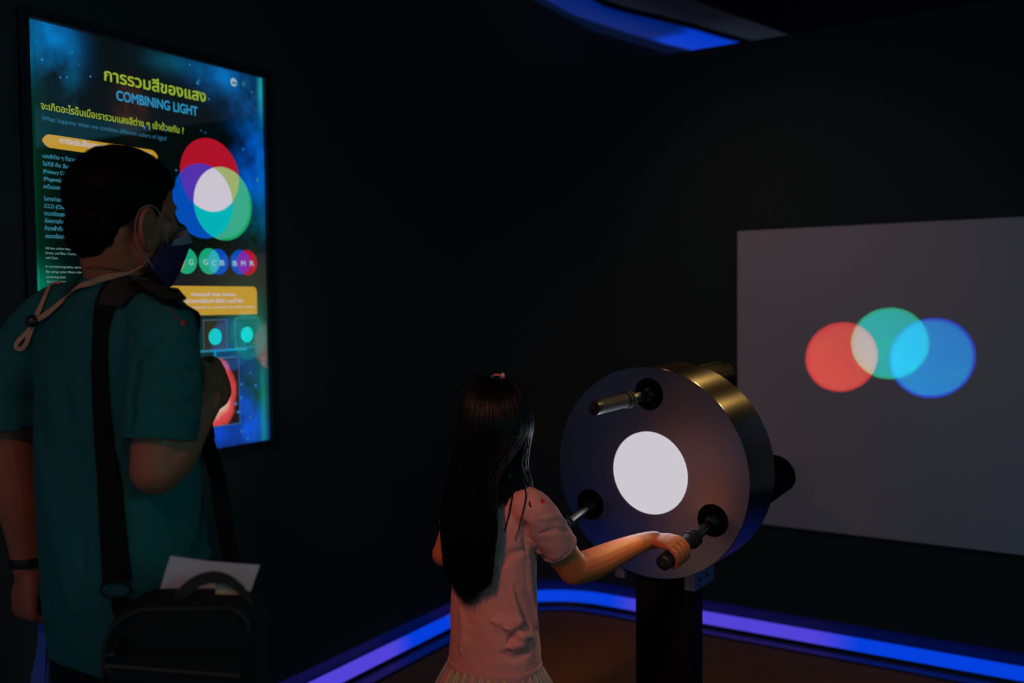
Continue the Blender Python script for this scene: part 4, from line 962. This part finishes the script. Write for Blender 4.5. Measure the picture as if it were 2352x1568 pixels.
# hair: close cap plus long strands
def gmask(d):
    f_, u_ = d[1], d[2]
    t_ = lerp_tab(f_, ((-1, -1.2), (.25, -1.1), (.45, -.4), (.65, .2), (.85, .42), (1, .5))); k = max(0, min(1, (u_-t_)/.15)); return .84+.16*k
ghm = mat('black_long_hair', (9, 8, 9), .42, spec=.28, aniso=.5)
hb = [MB().ell(GH-gf*.008+gu*.022, gr*.079, gf*.092, gu*.088, 56, 40, gmask)]
bk_ = [(gn(0, -.045, 1.05), .066, .045), (gn(0, -.070, .98), .064, .038), (gn(-.002, -.090, .90), .066, .020), (gn(-.004, -.096, .82), .058, .013), (gn(-.006, -.097, .76), .044, .010), (gn(-.008, -.097, .715), .022, .006)]
hb.append(torso([(c, V((a, 0, 0)), V((0, b_, 0))) for c, a, b_ in bk_], 30, 4))
ghair = fuse('hair', hb, .0045, ghm, groot, 4, .5, lambda p, n_: .003*nz((p.x*3, p.y*3, p.z*.3), 18))
sb = MB()
def gstrand(phi, j=0, lock=False):
    s_, c_ = math.sin(phi), math.cos(phi); d = lambda a, b_: gr*s_*a-gf*c_*b_
    rd = random.uniform(.97, 1.07)+j*.03
    top = GH+gu*.022
    P = [top+gu*.088+d(.012, .012)+V((random.uniform(-1, 1), random.uniform(-1, 1), 0))*.006-gf*.01,
         top+(d(.046, .052)+gu*.074)*rd-gf*.008, top+(d(.074, .086)+gu*.030)*rd-gf*.008, top+(d(.082, .096)-gu*.03)*rd-gf*.008]
    if abs(phi) < 1.30 and not lock:
        k = math.sin(phi*1.1); x0 = k*.066+random.gauss(0, .006); dep = random.uniform(-.004, .014)+j*.004
        P += [gn(k*.064+random.gauss(0, .004)+.004, -.078-.028*math.cos(phi)-dep*.5, .985), gn(x0, -.092-.012*math.cos(phi)-dep, .90), gn(x0*.92-.003, -.094-.010*math.cos(phi)-dep, .82),
              gn(x0*.78-.005+random.gauss(0, .004), -.092-.008*math.cos(phi)-dep, .755)]
        zt = .700+.05*abs(k)**1.5+random.uniform(-.012, .03); P += [gn(x0*.62-.008+random.gauss(0, .006), -.091-dep, zt)]
    else:
        sg = 1 if phi > 0 else -1; y_ = random.uniform(-.012, .020)
        P += [gn(sg*(.085+random.gauss(0, .004)), y_-.006, 1.02), gn(sg*(.090+random.gauss(0, .004)), y_, .97), gn(sg*(.096+random.gauss(0, .004)), y_+.010, .935+random.uniform(-.012, .012))]
    return P
def addstrand(P, r):
    Q = smooth(P, [0]*len(P), 3)[0]; n_ = len(Q); sb.tube(Q, [r*(.55+.45*math.sin(PI*min(1, .15+.75*i/n_)))*(1 if i < n_*.8 else .25+.75*(n_-1-i)/(n_*.2)) for i in range(n_)], 3, 0, False)
for i in range(1500): addstrand(gstrand(random.uniform(-1.5, 1.5)), random.uniform(.0007, .0013))
for i in range(170): addstrand(gstrand(random.uniform(1.25, 1.75), lock=True), random.uniform(.0006, .0011))
for i in range(120): addstrand(gstrand(-random.uniform(1.25, 1.75), lock=True), random.uniform(.0006, .0011))
for i in range(260):
    ph = random.uniform(.75, 1.45); P = gstrand(ph, lock=True)[:4]; q_ = (ph-.75)/.7
    P += [gn(.040+.045*q_+random.gauss(0, .004), -.050+.035*q_, 1.01), gn(.046+.050*q_+random.gauss(0, .005), -.056+.040*q_, .955), gn(.048+.052*q_, -.062+.045*q_, .925+random.uniform(-.015, .015))]
    addstrand(P, random.uniform(.0006, .0011))
for i in range(60):   # loose hairs round the crown
    ph = random.uniform(-2.4, 2.4); rr_ = random.uniform(1.05, 1.16); top = GH+gu*.022
    P = [top+(gr*math.sin(ph)*.03-gf*math.cos(ph)*.03+gu*.085), top+(gr*math.sin(ph)*.05-gf*math.cos(ph)*.05+gu*.085)*rr_, top+(gr*math.sin(ph)*.085-gf*math.cos(ph)*.085+gu*.05)*rr_]
    addstrand(P, .0004)
for pts in (((1205, 1112), (1207, 1150), (1195, 1200), (1182, 1240)), ((1183, 1110), (1178, 1150), (1165, 1200), (1160, 1222))):   # two loose locks lying on the shirt
    PX = smooth([V((x, y, 0)) for x, y in pts], [0]*len(pts), 4)[0]
    Z = [on(p.x, p.y, lift=.0035, tree=gt)[0] for p in PX]
    for k in range(5):
        o3 = V((random.gauss(0, .0012), 0, 0)); sb.tube([z+o3*(1+.8*i/len(Z)) for i, z in enumerate(Z)], [.0009, .0003], 4, 2, False)
sb.build('long_strands', ghm, ghair, True, 180)
tp_ = GH+gu*.112-gf*.012
ring(tp_+gr*.004, gr, (gu*.6-gf*.5).normalized(), (.012, .009), .0028, ghair, 'hair_tie', mat('pink_band', (226, 110, 120), .5))
MB().ell(tp_+gr*.017+gu*.004, gr*.006, gf*.005, gu*.008, 14, 10).build('hair_bead', mat('cream_bead', (226, 170, 150), .4), ghair)
